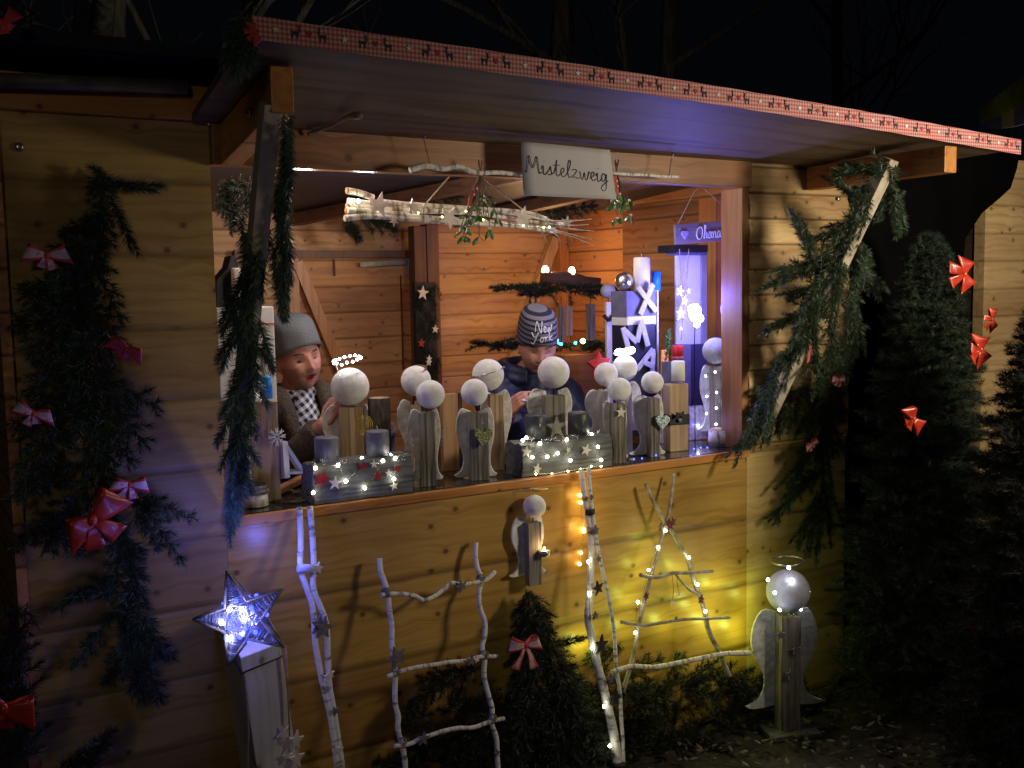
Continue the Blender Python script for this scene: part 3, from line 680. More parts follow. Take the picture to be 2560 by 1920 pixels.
def heart_pts(s): return [(s*.5*(16*math.sin(a)**3)/16, s*.5*(13*math.cos(a)-5*math.cos(2*a)-2*math.cos(3*a)-math.cos(4*a))/15) for a in [2*math.pi*i/28 for i in range(28)]]
def candle(label, u, v0, v1, wpx, y, m, cat='candle', group=None, wick=True, name='pillar_candle'):
    a, b = P(u, v0, y), P(u, v1, y); r = wpx/2*mpp(a); h = a.z-b.z
    t = thing(name, label, cat, (a.x, y, b.z), group)
    MB().lathe([(0, 0), (r, 0), (r, h-.004), (r-.004, h), (.004, h-.002), (0, h-.003)], (a.x, y, b.z), 28).build('candle_wax', m, t)
    if wick: MB().tube([(a.x, y, a.z-.004), (a.x+.001, y, a.z+.006), (a.x-.002, y, a.z+.014)], .001, 5).build('wick', WHITEP if m in (WAXG, WAX) else BLACKM, t)
    return t

# ---- angels along the counter, left to right
t, hp, r, tp_ = angel('big-headed light wood angel wearing a glowing ring halo, beside the man', (875, 967, 48), (836, 921, 1016, 1185), .24, (44, 10, 1014, 1180), bodymat=W_FRESHZ, rz=-.45, depth=.07)
halo(t, P(868, 900, .24), .043, (D(4), D(-12), 0), emit('halo_led', (.92, .95, 1), 14), 15, .0046)
MB().tube(smooth([P(852, 948, .20), P(846, 930, .22), P(840, 912, .24), P(838, 905, .24)]), .0012, 5).build('halo_stem', SILV, t)
sp_ = []
for i in range(60): a = i*.6; sp_.append(P(910, 1064, .155)+Vector((.0005*i*math.cos(a), -.0001*i, .0006*i*math.sin(a))))
o = MB().tube(sp_, .0009, 5).build('gold_spiral', GOLDW, t)
t, hp, r, tp_ = angel('angel in the back with a brown twig wreath on its tilted head', (1040, 952, 38), (1012, 1052, 1012, 1175), .20, (26, 8, 1000, 1160), bodymat=W_FRESHZ)
wr = MB(); R_ = Euler((D(10), D(-20), 0)).to_matrix()
for k in range(14): 
    q = [hp+Vector((-.004, 0, r*.62))+R_ @ Vector((math.cos(a)*(r*.78+random.uniform(-.004, .004)), math.sin(a)*r*.8, random.uniform(-.005, .006))) for a in [2*math.pi*i/14+k for i in range(12)]]; wr.tube(q, .0011, 4)
wr.build('twig_wreath', mat('brown_twigs', (.30, .16, .08), (.14, .07, .03), 80, .8), t)
MB().star(P(1073, 897, .17), .012, .002, (0, .1, .2)).build('star', STARW, t)
t, hp, r, tp_ = angel('grey split-wood angel in front, bare white head, left of the two heart angels', (1076, 986, 36), (1036, 1096, 1030, 1218), .072, (24, 12, 1024, 1205))
sw_ = MB()
for i in range(9): sw_.tube([P(1104, 1075+i*6, .04), P(1110, 1072+i*6, .03)], .0011, 4)
sw_.tube([P(1107, 1068, .035), P(1104, 1125, .035)], .001, 4); sw_.build('silver_feather', SILV, t)
t, hp, r, tp_ = angel('light wood angel in the back with a thin silver circlet on its head', (1220, 937, 40), (1212, 1266, 986, 1172), .19, (16, 22, 976, 1165), bodymat=W_FRESHZ)
q = [hp+Vector((0, 0, r*.18))+Euler((D(-6), D(-14), 0)).to_matrix() @ Vector((math.cos(a)*r*1.04, math.sin(a)*r*1.04, 0)) for a in [2*math.pi*i/24 for i in range(25)]]
cw = MB(); cw.tube(q, .0016, 5, cap=False, jit=.2)
for i in range(0, 24, 2): cw.sphere(q[i]+Vector((0, 0, random.uniform(-.002, .003))), .0028, 6)
cw.build('silver_circlet', SILV, t)
t, hp, r, tp_ = angel('grey angel in front with a green wire heart hung on its body', (1186, 981, 34), (1160, 1228, 1030, 1205), .066, (26, 16, 1022, 1200))
hc = P(1208, 1090, .026); M_ = Matrix.Translation(hc) @ Euler((0, D(8), D(-8))).to_matrix().to_4x4() @ Matrix.Rotation(D(90), 4, 'X')
MB().prism(heart_pts(.062), .008, M_).build('wire_heart', mat('green_wire_heart', (.30, .33, .16), (.10, .11, .05), 160, .4, 1.0, metal=.5), t)
MB().tube([P(1208, 1065, .03), P(1204, 1035, .036)], .0008, 4).build('heart_string', SILV, t)
t, hp, r, tp_ = angel('middle angel behind the second candle log, with blue-lit wings', (1384, 931, 40), (1348, 1420, 988, 1150), .155, (34, 20, 972, 1110))
t, hp, r, tp_ = angel('angel with a plain white head leaning against the angel under the glowing halo', (1515, 936, 30), (1490, 1526, 975, 1110), .15, (30, 8, 975, 1090), bodymat=W_WHITEZ)
t, hp, r, tp_ = angel('angel under the brightest glowing ring halo, right of the red star', (1562, 920, 32), (1550, 1585, 958, 1110), .17, (10, 28, 955, 1080), bodymat=W_WHITEZ)
halo(t, P(1562, 879, .17), .033, (D(4), D(-14), 0), L_BWHITE, 18, .0056)
t, hp, r, tp_ = angel('grey angel in front with a pale wooden star on its chest', (1549, 974, 30), (1518, 1570, 1008, 1158), .05, (12, 8, 1004, 1150))
MB().star(P(1553, 1031, .014), .021, .003, (0, D(5), D(-10))).build('star', STARW, t)
t, hp, r, tp_ = angel('angel in front with crumpled foil wings and a glittering silver heart', (1631, 956, 28), (1612, 1654, 994, 1144), .07, (34, 16, 988, 1140))
hc = P(1656, 1054, .03)
MB().prism(heart_pts(.058), .007, Matrix.Translation(hc) @ Euler((0, D(6), D(-5))).to_matrix().to_4x4() @ Matrix.Rotation(D(90), 4, 'X')).build('glitter_heart', mat('silver_glitter', (.62, .75, .78), (.12, .17, .20), 240, .3, 1.2, metal=.7), t)
t, hp, r, tp_ = angel('tall angel at the right end dotted with tiny blue lights', (1789, 877, 33), (1773, 1824, 914, 1090), .22, (22, 22, 912, 1080), bodymat=W_GREYZ, ballmat=BALLG, rz=-.3)
for u, v in ((1764, 940), (1788, 930), (1813, 920), (1767, 991), (1791, 981), (1812, 962), (1766, 1034), (1791, 1020), (1813, 1007), (1790, 1061), (1814, 1052)): bulb(t, P(u, v, .178), L_BWHITE, .0042)

# ---- other goods on the counter
t = thing('candle_log', 'hollowed grey log with red and white stars and fairy lights, left of the angels', 'candle log', P(885, 1200, .02), 'grey log candle holders')
def clog(t, u0, u1, vt0, vt1, y, dz, dy):
    a, c = P(u0, vt0, y), P(u1, vt1, y); b = MB(); n = 9; Rr = []
    for i in range(n+1):
        q = i/n; x = a.x+(c.x-a.x)*q; zt = max(1.02, a.z+(c.z-a.z)*q)
        Rr.append([Vector((x, y-dy*.5+dy*f+random.uniform(-.003, .003), 1.001+(zt-1.001)*h+random.uniform(-.002, .002)*(h > 0))) for f, h in ((.02, 0), (-.04, .3), (-.03, .62), (.05, .93), (.2, 1.0), (.45, .93), (.8, 1.0), (1, .9), (1.03, .5), (1, 0))])
    m = 10
    b.add([p for r_ in Rr for p in r_], [(i*m+j, (i+1)*m+j, (i+1)*m+(j+1) % m, i*m+(j+1) % m) for i in range(n) for j in range(m)]+[tuple(range(m-1, -1, -1)), tuple(n*m+j for j in range(m))])
    b.build('log_body', W_GREYX, t); b2 = MB(); b2.tube([(a.x-.001, y-dy*.46, 1.004), (a.x-.001, y-dy*.5, 1.05)], .004, 5); b2.build('bark_strip', BARK, t)
clog(t, 768, 1012, 1158, 1128, .045, 0, .10)
for u, v, rr, m in ((805, 1198, .028, STARR), (838, 1208, .021, STARW), (908, 1165, .016, STARR), (935, 1160, .013, STARW), (945, 1190, .018, STARR), (972, 1183, .013, STARW), (995, 1172, .014, STARR), (985, 1215, .015, STARW)):
    MB().star(P(u, v, -.012), rr, .003, (0, random.uniform(-.4, .4), random.uniform(-.15, .15))).build('star', m, t)
def lights(label, pts, y, m, t_=None, r=.0052, wire=True, group='strings of tiny fairy lights', wm=SILV, wr=.0007):
    ps = [P(a[0], a[1], a[2] if len(a) > 2 else y) for a in pts]
    t = thing('fairy_lights', label, 'fairy lights', ps[0], group)
    if wire: MB().tube(smooth(ps, 4), wr, 4).build('light_wire', wm, t)
    for p in ps: bulb(t, p, m, r)
    return t
LW2 = emit('cream_led', (1, .97, .75), 30)
def tinsel(t, pts):
    b = MB()
    for (u, v, y) in pts:
        c_ = P(u, v, y)
        for i in range(16):
            d_ = Vector((random.uniform(-1, 1), random.uniform(-1, .5), random.uniform(-.2, 1.1))).normalized(); L_ = random.uniform(.008, .024); b.tube([c_, c_+d_*L_*.6+Vector((0, 0, .003)), c_+d_*L_+Vector((random.uniform(-.006, .006), 0, 0))], .0006, 3, cap=False)
    b.build('tinsel', SILV, t)
tinsel(t, [(790, 1165, .0), (810, 1160, .0), (842, 1168, -.01), (860, 1160, .0), (975, 1140, .0), (990, 1148, .0), (1005, 1150, .0), (880, 1190, -.015), (930, 1160, -.01)])
lights('cream fairy lights wound round the left candle log', [(783, 1232), (789, 1170), (845, 1163), (865, 1203), (905, 1146, .03), (912, 1220), (957, 1152, .0), (977, 1138, .02), (988, 1146, .0), (985, 1197)], -.02, LW2)
candle('grey pillar candle, left one on the left candle log', 815, 1092, 1162, 60, .05, WAXG, group='grey candles on the left log')
candle('grey pillar candle, right one on the left candle log', 943, 1076, 1142, 58, .06, WAXG, group='grey candles on the left log')
t = thing('candle_log', 'hollowed grey log with pale stars and fairy lights, below the middle angel', 'candle log', P(1390, 1150, .02), 'grey log candle holders')
clog(t, 1284, 1508, 1104, 1082, .05, 0, .10)
for u, v, rr in ((1316, 1130, .020), (1343, 1172, .018), (1466, 1125, .021), (1421, 1125, .010), (1330, 1112, .012)):
    MB().star(P(u, v, -.012), rr, .003, (0, random.uniform(-.4, .4), 0)).build('star', STARW, t)
tinsel(t, [(1330, 1100, .0), (1360, 1105, .0), (1388, 1102, 0), (1410, 1100, 0), (1440, 1092, 0), (1470, 1090, 0), (1490, 1086, 0)])
lights('cream fairy lights wound round the right candle log', [(1307, 1101, .01), (1316, 1094, .03), (1331, 1143), (1350, 1108, .0), (1368, 1142), (1394, 1133), (1417, 1099, .0), (1426, 1151), (1479, 1085, .03), (1495, 1117), (1503, 1150)], -.02, LW2)
lights('row of cream fairy lights along the counter edge under the right log', [(1340, 1185), (1380, 1184), (1420, 1178), (1452, 1173), (1478, 1166), (1503, 1166)], -.026, L_WARM, r=.003)
for u, v, lb in ((1338, 1036, 'anthracite candle with small star, left one on the right candle log'), (1446, 1030, 'anthracite candle with small star, right one on the right candle log')):
    t = candle(lb, u, v, 1094 if u < 1400 else 1086, 54, .06, WAXK, group='dark candles on the right log', wick=False)
    MB().star(P(u+14, v+26, .026), .0085, .0015, (0, .2, .3)).build('star', STARW, t)
t = thing('wire_star', 'star of pale beaded mesh between the two dark candles', 'star', P(1388, 1098, .02))
b = MB(); cs = P(1392, 1068, .02); rs = .042
for i in range(-11, 12):
    for j in range(-11, 12):
        x, z = i*.0038, j*.0038; a = math.atan2(x, z); d_ = math.hypot(x, z); k = (a/(2*math.pi/5)) % 1; k = abs(k-.5)*2
        lim = rs*(.40+.60*max(0, (k))**1.9)
        if d_ < lim: b.sphere(cs+Vector((x, random.uniform(-.001, .001), z)), .0014, 6)
b.build('beaded_mesh', mat('pale_beads', (.80, .78, .60), (.7, .68, .5), 50, .3, metal=.3), t)
t = thing('bark_log', 'upright split log with black bark behind the left candle log', 'log', P(945, 1140, .16))
a, c = P(921, 996, .2), P(973, 996, .2)
b = MB(); b.lathe([(0, 0), ((c.x-a.x)/2, 0), ((c.x-a.x)/2*.96, .1), ((c.x-a.x)/2, a.z-1.0), (0, a.z-1.0)], ((a.x+c.x)/2, .2, 1.0), 14, mats=[0, 0, 0, 1]); b.build('bark', [BARK, W_FRESHZ], t)
t = thing('wooden_board', 'narrow orange brown board standing between the wreathed angel and the circlet angel', 'board', P(1120, 1180, .26))
a, c = P(1105, 985, .26), P(1138, 985, .26)
MB().box(((a.x+c.x)/2, .26, 1+(a.z-1)/2), (c.x-a.x+.012, .02, a.z-1)).build('plank', wood('warm_board', (.50, .27, .12), (.33, .16, .06), axis='Z', knots=False), t, bevel=.002)
MB().box((c.x+.012, .262, 1+(a.z-1)/2), (.012, .03, a.z-1)).build('bark_edge', BARK, t)

# left end of the counter
t = thing('lantern_column', 'tall white wooden column with a red string round it, behind the garland', 'column', P(615, 1150, .30))
a, c = P(541, 770, .28), P(684, 770, .28)
MB().box(((a.x+c.x)/2, .34, (1.0+a.z)/2), (c.x-a.x, .12, a.z-1.0)).build('column_body', WHITEP, t, bevel=.003)
q = P(600, 812, .28); MB().box(((a.x+c.x)/2, .34, q.z), (c.x-a.x+.004, .124, .004)).build('red_string', REDV, t)
b = MB(); cc = P(668, 905, .277); b.tube([cc+Vector((.016*math.cos(a_), 0, .05*math.sin(a_))) for a_ in [2*math.pi*i/24 for i in range(25)]], .0016, 5, cap=False); b.tube([cc+Vector((.009*math.cos(a_), 0, .036*math.sin(a_))) for a_ in [2*math.pi*i/24 for i in range(25)]], .0012, 5, cap=False); b.build('grey_oval', mat('grey_line', (.2, .2, .3), None, 30, .6), t)
t = thing('black_lantern', 'black house-shaped lantern on top of the white column', 'lantern', P(560, 768, .32))
f = [P(542, 768, .3), P(620, 768, .3), P(620, 690, .3), P(598, 672, .3), P(588, 638, .3), P(578, 640, .3), P(571, 668, .3), P(542, 702, .3)]
b = MB(); b.add(f+[p+Vector((0, .07, 0)) for p in f], [tuple(range(8)), tuple(range(15, 7, -1))]+[(i, 8+i, 8+(i+1) % 8, (i+1) % 8) for i in range(8)]); b.build('lantern_case', BLACK, t)
candle('ivory candle in front of the black lantern', 592, 670, 752, 30, .285, WAX, wick=False)
t = thing('wooden_post', 'short split wood post with a white snowflake, carrying the blue candle', 'post', P(665, 1205, .13))
a, c = P(628, 1008, .12), P(702, 1008, .12)
b = MB(); b.box(((a.x+c.x)/2, .15, (1.0+a.z)/2), ((c.x-a.x)*.9, .055, a.z-1.0), rot=Matrix.Rotation(-.25, 3, 'Z')); b.build('post_body', W_FRESHZ, t, bevel=.002)
sf = MB(); c_ = P(692, 1092, .1)
for k in range(8):
    a_ = k*math.pi/4; d_ = Vector((math.cos(a_), 0, math.sin(a_))); sf.tube([c_+d_*.004, c_+d_*.02], .0022, 5)
    for s_ in (.5, .8):
        for w_ in (-.6, .6): e_ = c_+d_*.024*s_; sf.tube([e_, e_+Vector((math.cos(a_+w_), 0, math.sin(a_+w_)))*.008], .0017, 5)
sf.build('snowflake', WHITEP, t)
MB().tube([c_+Vector((0, .0, .02)), P(690, 1010, .105)], .0009, 4).build('snowflake_string', SILV, t)
b = MB(); q = P(643, 1072, .1); b.sphere(q, .008, 10, sc=(1, .6, 1.4)); b.build('blue_jewel', mat('blue_glass', (.03, .02, .35), None, 10, .15), t)
candle('small bright blue candle in a glass, left end of the counter', 664, 940, 996, 31, .13, WAXB, wick=False, name='glass_candle')
t = thing('plaster_ball', 'white plaster ball half hidden behind the garland beside the blue candle', 'ball', P(636, 1030, .2)); MB().sphere(P(632, 1003, .2), .026, 24).build('ball', BALL, t)
t = thing('wooden_wedge_frame', 'white A-shaped wooden frame beside the short split post', 'frame', P(730, 1180, .16))
b = MB(); b.bar(P(705, 1105, .13), P(755, 1180, .11), .010, .05, up=(0, 1, 0)); b.bar(P(706, 1105, .13), P(712, 1196, .11), .016, .05, up=(0, 1, 0)); b.bar(P(712, 1180, .12), P(756, 1178, .11), .008, .05, up=(0, 1, 0)); b.build('frame', WHITEP, t)
t = thing('candle_jar', 'small glass jar with jute bow and birch bark at the left end of the ledge', 'jar', P(636, 1270, .03))
jc = PZ(636, 1265, 1.0); jr = 34*mpp(jc)
MB().lathe([(jr*.9, 0), (jr, .004), (jr, .06), (jr*.97, .063), (jr*.9, .06), (jr*.88, .006)], jc, 24).build('glass', mat('jar_glass', (.5, .55, .7), (.3, .2, .15), 40, .12, trans=.6), t)
MB().lathe([(jr*1.02, .002), (jr*1.03, .035), (jr*.99, .036), (jr*.99, .002)], jc, 24).build('bark_sleeve', BIRCHX, t)
b = MB(); b.tube([jc+Vector((jr*1.03*math.cos(a_), jr*1.03*math.sin(a_), .046)) for a_ in [2*math.pi*i/20 for i in range(21)]], .0018, 5, cap=False)
b.sphere(jc+Vector((jr*.8, -jr*.7, .046)), .005, 8); b.tube([jc+Vector((jr*.8, -jr*.72, .044)), jc+Vector((jr*.85, -jr*.8, .02))], .0015, 5); b.build('jute_string', ROPE, t)
t = thing('bark_piece', 'orange brown bark strip lying in front of the split post', 'bark', P(720, 1220, .03))
b = MB(); b.bar(PZ(672, 1238, 1.015), PZ(765, 1192, 1.02), .03, .02); b.build('bark', mat('orange_bark', (.42, .19, .08), (.22, .09, .04), 30, .8, .8), t, bevel=.004)
b = MB()
for i in range(14): q = PZ(random.uniform(672, 765), random.uniform(1228, 1262), 1.004); b.bar(q, q+Vector((random.uniform(.015, .035), random.uniform(-.01, .01), random.uniform(0, .006))), .007, .004)
tag(b.build('bark_chips', mat('brown_chips', (.20, .15, .09), (.07, .05, .03), 60, .9, .8)), 'brown bark chips lying on the left end of the counter', 'bark chips')['kind'] = 'stuff'

# right end of the counter: letter column, candles, lantern, signs
t = thing('letter_column', 'dark column with white wooden letters X M A under the tall candle', 'letter sign', P(1610, 1090, .38))
YC = .38
def cbox(u0, u1, v0, v1, m, name, dz=.0, dep=.07, y=YC, par=None):
    a, c = P(u0, v0, y), P(u1, v1, y); return MB().box(((a.x+c.x)/2, y+dep/2, (a.z+c.z)/2), (c.x-a.x, dep, a.z-c.z)).build(name, m, par or t, bevel=.0015)
cbox(1566, 1640, 728, 790, mat('slate_paint', (.17, .16, .24), (.12, .11, .18), 25, .6), 'grey_board', dep=.10)
cbox(1568, 1640, 790.5, 811, WHITEP, 'white_band', dep=.10)
cbox(1570, 1640, 811.5, 1085, mat('midnight_board', (.02, .02, .045), (.012, .012, .03), 25, .5), 'black_board', dep=.10)
b0, b1 = P(1642, 725, YC+.0), P(1642, 1085, YC)
MB().box((b0.x+.002, YC+.052, (b0.z+b1.z)/2), (.006, .11, b0.z-b1.z)).build('white_side', WHITEP, t)
def letter(ch, u, v, h, rot, y):
    c = P(u, v, y); H = h*1.12*mpp(c); W = H*.8; T = H*.2
    segs = {'X': [((-.36, -.5), (.36, .5)), ((-.36, .5), (.36, -.5))], 'M': [((-.42, -.5), (-.42, .5)), ((-.42, .42), (0, -.2)), ((0, -.2), (.42, .42)), ((.42, -.5), (.42, .5))], 'A': [((-.4, -.5), (0, .5)), ((0, .5), (.4, -.5)), ((-.26, -.12), (.26, -.12))]}[ch]
    b = MB()
    for k, (p, q) in enumerate(segs):
        Rm = Matrix.Rotation(rot, 2)
        p = Rm @ Vector(p); q = Rm @ Vector(q); dy = k*.0012
        b.bar(c+Vector((p.x*H, -dy, p.y*H)), c+Vector((q.x*H, -dy, q.y*H)), T, .006, up=(0, 1, 0))
    b.build('letter', mat('cream_letter', (.62, .58, .58), (.5, .46, .46), 40, .6), t, bevel=.0008)
letter('X', 1617, 748, 62, .12, YC-.012); letter('M', 1588, 842, 62, .30, YC-.012); letter('A', 1622, 903, 58, -.42, YC-.012)
candle('tall white pillar candle on top of the letter column', 1604, 643, 727, 41, .42, WAX)
candle('small blue candle beside the tall white candle on the letter column', 1640, 678, 728, 23, .45, WAXB, wick=False)
t = thing('silver_bauble', 'mirror silver bauble hanging left of the tall white candle', 'bauble', P(1560, 728, .45)); MB().sphere(P(1560, 704, .45), 23*mpp(P(1560, 704, .45)), 28).build('bauble', mat('mirror_silver', (.95, .93, .95), (.75, .73, .75), 60, .28, .3, metal=1, stretch=(4, 4, .6)), t)
t, hp, r, tp_ = angel('slim pale angel on the shelf post, grey head and black bow', (1520, 728, 19), (1509, 1532, 755, 900), .75, None, zb=.0, bodymat=W_WHITEZ, ballmat=BALLG, depth=.03, group=None)
b = MB(); b.bar(P(1510, 788, .72), P(1521, 802, .72), .012, .01, up=(0, 1, 0)); b.bar(P(1521, 802, .72), P(1536, 784, .72), .014, .01, up=(0, 1, 0)); b.build('black_bow', BLACK, t)
t = thing('slatted_stand', 'dark and pale upright boards standing behind the slim pale angel', 'stand', P(1542, 900, .8)); cbox(1533, 1541, 765, 1000, W_DARKZ, 'dark_board', y=.8, dep=.02, par=t); cbox(1543, 1560, 740, 1000, W_FRESHZ, 'pale_board', y=.8, dep=.02, par=t)
t = thing('white_lantern', 'tall white lantern box with dark lid behind the hanging blue stars', 'lantern', P(1730, 860, .45))
YL = .44
cbox(1690, 1752, 638, 862, WHITEP, 'lantern_panel', y=YL, dep=.01)
cbox(1754, 1768, 632, 862, mat('grey_paint', (.34, .32, .38), None, 20, .6), 'lantern_post', y=YL-.003, dep=.03)
cbox(1684, 1770, 612, 630, BLACK, 'lantern_lid', y=YL-.02, dep=.10)
cbox(1690, 1768, 630.5, 638, mat('slate_paint', (.17, .16, .24)), 'lantern_rim', y=YL-.01, dep=.06)
t = thing('blue_light', 'glaring blue white lamp on a stem in front of the white lantern', 'lamp', P(1736, 855, .21))
cb_ = P(1738, 782, .21)
b = MB(); b.sphere(cb_, .026, 16, sc=(1, .8, 1.35)); b.sphere(cb_+Vector((.020, 0, -.022)), .017, 12); b.sphere(cb_+Vector((-.018, 0, .016)), .015, 12); b.sphere(cb_+Vector((.008, 0, -.045)), .012, 12); b.build('lamp_globe', emit('blue_white_globe', (.60, .62, 1), 40), t)
MB().tube([P(1738, 800, .21), P(1736, 860, .21), P(1738, 1110, .21)], .002, 6).build('lamp_stem', BLACKM, t)
lamp('blue_lamp_glow', cb_+Vector((-.0, .0, .06)), 9.5, (.15, .14, 1), .02)
t = thing('grey_block', 'dark grey wooden block holding up the white lantern', 'block', P(1735, 1010, .4))
cbox(1706, 1728, 862, 1018, mat('slate_paint', (.17, .16, .24)), 'block_front', y=.40); cbox(1729, 1768, 862, 1018, mat('navy_paint', (.05, .045, .12), (.03, .03, .08), 15, .6), 'block_side', y=.405)
t = thing('star_garland', 'string of three blue-lit wooden stars hanging from the name board', 'garland', P(1700, 650, .36))
MB().tube(smooth([P(1699, 622, .36), P(1700, 660, .36), P(1703, 700, .36), P(1699, 728, .36)]), .0022, 5).build('cord', ROPE, t)
MB().tube(smooth([P(1722, 622, .36), P(1718, 680, .36), P(1712, 740, .36), P(1706, 810, .36), P(1703, 850, .36)]), .0022, 5).build('cord', ROPE, t)
for u, v, rr in ((1700, 728, .026), (1712, 752, .024), (1702, 784, .030), (1722, 727, .012), (1703, 822, .01)): MB().star(P(u, v, .353-(v % 7)*.002), rr, .005, (0, random.uniform(-.3, .3), random.uniform(-.3, .3))).build('star', STARW, t)
t = thing('name_board', 'hanging wooden board reading Ohana with a heart', 'sign', P(1770, 600, .34))
SA, SB, SC_, SD = P(1688, 561, .34), P(1872, 548, .34), P(1872, 597, .34), P(1690, 611, .34)
b = MB(); b.hexa([SD, SC_, SC_+Vector((0, .012, 0)), SD+Vector((0, .012, 0))], [SA, SB, SB+Vector((0, .012, 0)), SA+Vector((0, .012, 0))]); b.build('board', wood('grey_board', (.30, .25, .26), (.20, .16, .17), knots=False), t, bevel=.001)
b = MB(); oo = P(1741, 598, .336); write(b, 'Ohana', oo, SB-SA, (0, 0, 1), .050, .0026, 1.0); b.build('lettering', mat('white_lettering', (.85, .82, .95), None, 20, .5), t)
b = MB(); b.prism(heart_pts(.034), .004, Matrix.Translation(P(1712, 586, .336)) @ Matrix.Rotation(D(90), 4, 'X')); b.build('heart', mat('lilac_paint', (.42, .40, .75), None, 20, .6), t)
b = MB(); b.tube([P(1695, 560, .34), P(1735, 480, .32), P(1750, 468, .3)], .0012, 5); b.tube([P(1850, 552, .34), P(1760, 472, .3)], .0012, 5); b.build('cord', ROPE, t)
t = thing('wire_heart', 'open wire heart hanging beside the right window frame', 'heart', P(1826, 840, .25))
b = MB(); b.tube(smooth([P(1868, 842, .25), P(1838, 825, .25), P(1812, 798, .25), P(1802, 772, .25), P(1812, 756, .25), P(1832, 753, .25), P(1846, 762, .25), P(1848, 785, .25), P(1846, 806, .25)]), .0028, 6); b.sphere(P(1845, 808, .25), .007, 10); b.build('wire', mat('bluish_wire', (.35, .33, .55), None, 30, .5), t)
t = thing('lilac_card', 'pale lilac card standing behind the angel with tiny lights', 'card', P(1842, 1000, .4)); cbox(1826, 1868, 858, 1080, mat('lilac_card', (.55, .53, .62), None, 8, .7), 'card', y=.36, dep=.02, par=t)
t = thing('red_tin', 'red candle tin behind the white candle figure', 'tin', P(1694, 900, .3))
a = P(1694, 864, .28); c = P(1694, 905, .28); rr = 15*mpp(a); MB().lathe([(0, 0), (rr, 0), (rr, a.z-c.z), (rr*.92, a.z-c.z+.001), (rr*.9, a.z-c.z-.004), (0, a.z-c.z-.004)], c, 22).build('tin', WAXR, t)
MB().lathe([(rr+.0006, .010), (rr+.0006, .022)], c, 22).build('tin_label', mat('rosy_label', (.62, .22, .26), (.4, .05, .07), 60, .6), t)
cbox(1674, 1716, 905.5, 1110, mat('slate_paint', (.17, .16, .24)), 'pedestal', y=.27, dep=.05, par=t)
t = thing('log_figure', 'split log figure with black sash carrying a white candle', 'figure', P(1700, 1128, .1))
a, c = P(1678, 962, .1), P(1722, 962, .1)
MB().box(((a.x+c.x)/2, .125, (1.0+a.z)/2), ((c.x-a.x)*.95, .05, a.z-1.0), rot=Matrix.Rotation(-.15, 3, 'Z')).build('body', W_FRESHZ, t, bevel=.003)
z0, z1 = P(1700, 1062, .1).z, P(1700, 1036, .1).z
MB().box(((a.x+c.x)/2, .125, (z0+z1)/2), ((c.x-a.x)*.95+.007, .057, z1-z0), rot=Matrix.Rotation(-.15, 3, 'Z')).build('sash', BLACK, t, bevel=.002)
b = MB(); q = P(1700, 1050, .088); b.sphere(q, .008, 10, sc=(1, .6, 1)); b.build('button', mat('grey_felt', (.3, .28, .26), None, 60, .9), t)
b = MB(); b.prism([(-.02, -.012), (0, -.003), (.02, -.012), (.016, .014), (0, .003), (-.016, .014)], .004, Matrix.Translation(P(1700, 1038, .086)) @ Matrix.Rotation(D(90), 4, 'X')); b.build('bow', BLACK, t)
candle('white candle on the split log figure', 1695, 902, 952, 34, .12, WAX, wick=False)
t = thing('birch_stump', 'small birch log slice at the right end of the counter', 'stump', P(1806, 1125, .05))
q = PZ(1805, 1112, 1.0); r0 = 34*mpp(q); q.y = max(q.y, .05)
b = MB(); b.lathe([(0, 0), (r0, 0), (r0*1.02, .025), (r0*.97, .06), (0, .061)], (q.x-.0, q.y, 1.0), 18, mats=[0, 0, 0, 1]); b.build('bark', [BIRCHX, W_FRESHZ], t)
for k, (u, v, du) in enumerate(((1746, 1055, 44), (1846, 1058, 34), (1672, 1075, 26))):
    t = thing('snow_lantern', ('frosted white block with tiny blue lights beside the log figure', 'frosted white block behind the birch slice', 'frosted white block left of the log figure')[k], 'block', P(u, v+50, .27), 'frosted blocks')
    a, c = P(u-du/2, v-36, .27), P(u+du/2, v, .27); MB().box(((a.x+c.x)/2, .29, (1.0+a.z)/2), (c.x-a.x, .04, a.z-1.0)).build('block', mat('frost', (.78, .76, .82), (.45, .36, .45), 60, .5, .8), t, bevel=.003)
    for i in range(3): bulb(t, P(u+(i-1)*du*.3, v+14+random.uniform(-8, 8), .266), L_BLUE if i != 1 else L_BWHITE, .0035)
lamp('blue_counter_glow', P(1742, 1060, .18), .28, (.35, .3, 1), .02)
lights('blue fairy lights lying on the counter at the right end', [(1585, 1148), (1605, 1146), (1640, 1138), (1735, 1122), (1752, 1119), (1768, 1119)], .02, L_BLUE, r=.0028, wire=False)
t = thing('felt_star', 'red felt star behind the angels left of the glowing halo', 'star', P(1500, 905, .25)); MB().star(P(1497, 912, .22), .055, .014, (0, D(-25), D(0)), rin=.5, ang=.35).build('star', mat('red_felt', (.45, .02, .03), (.33, .012, .02), 90, .9), t, bevel=.003)
t = thing('green_sprig', 'small green fir sprig beside the red tin', 'sprig', P(1668, 870, .33)); F = Fir(); F.twig(P(1664, 902, .33), P(1674, 826, .33), .018, 900, wd=.003); F.build(t, mat('bright_needles', (.10, .30, .08), (.05, .18, .05), 20, .5))
t = thing('orange_lantern', 'orange glowing paper strip behind the red tin', 'lantern', P(1665, 950, .36)); cbox(1656, 1672, 875, 1010, emit('orange_glow', (1, .38, .12), .55), 'paper_strip', y=.46, dep=.01, par=t)

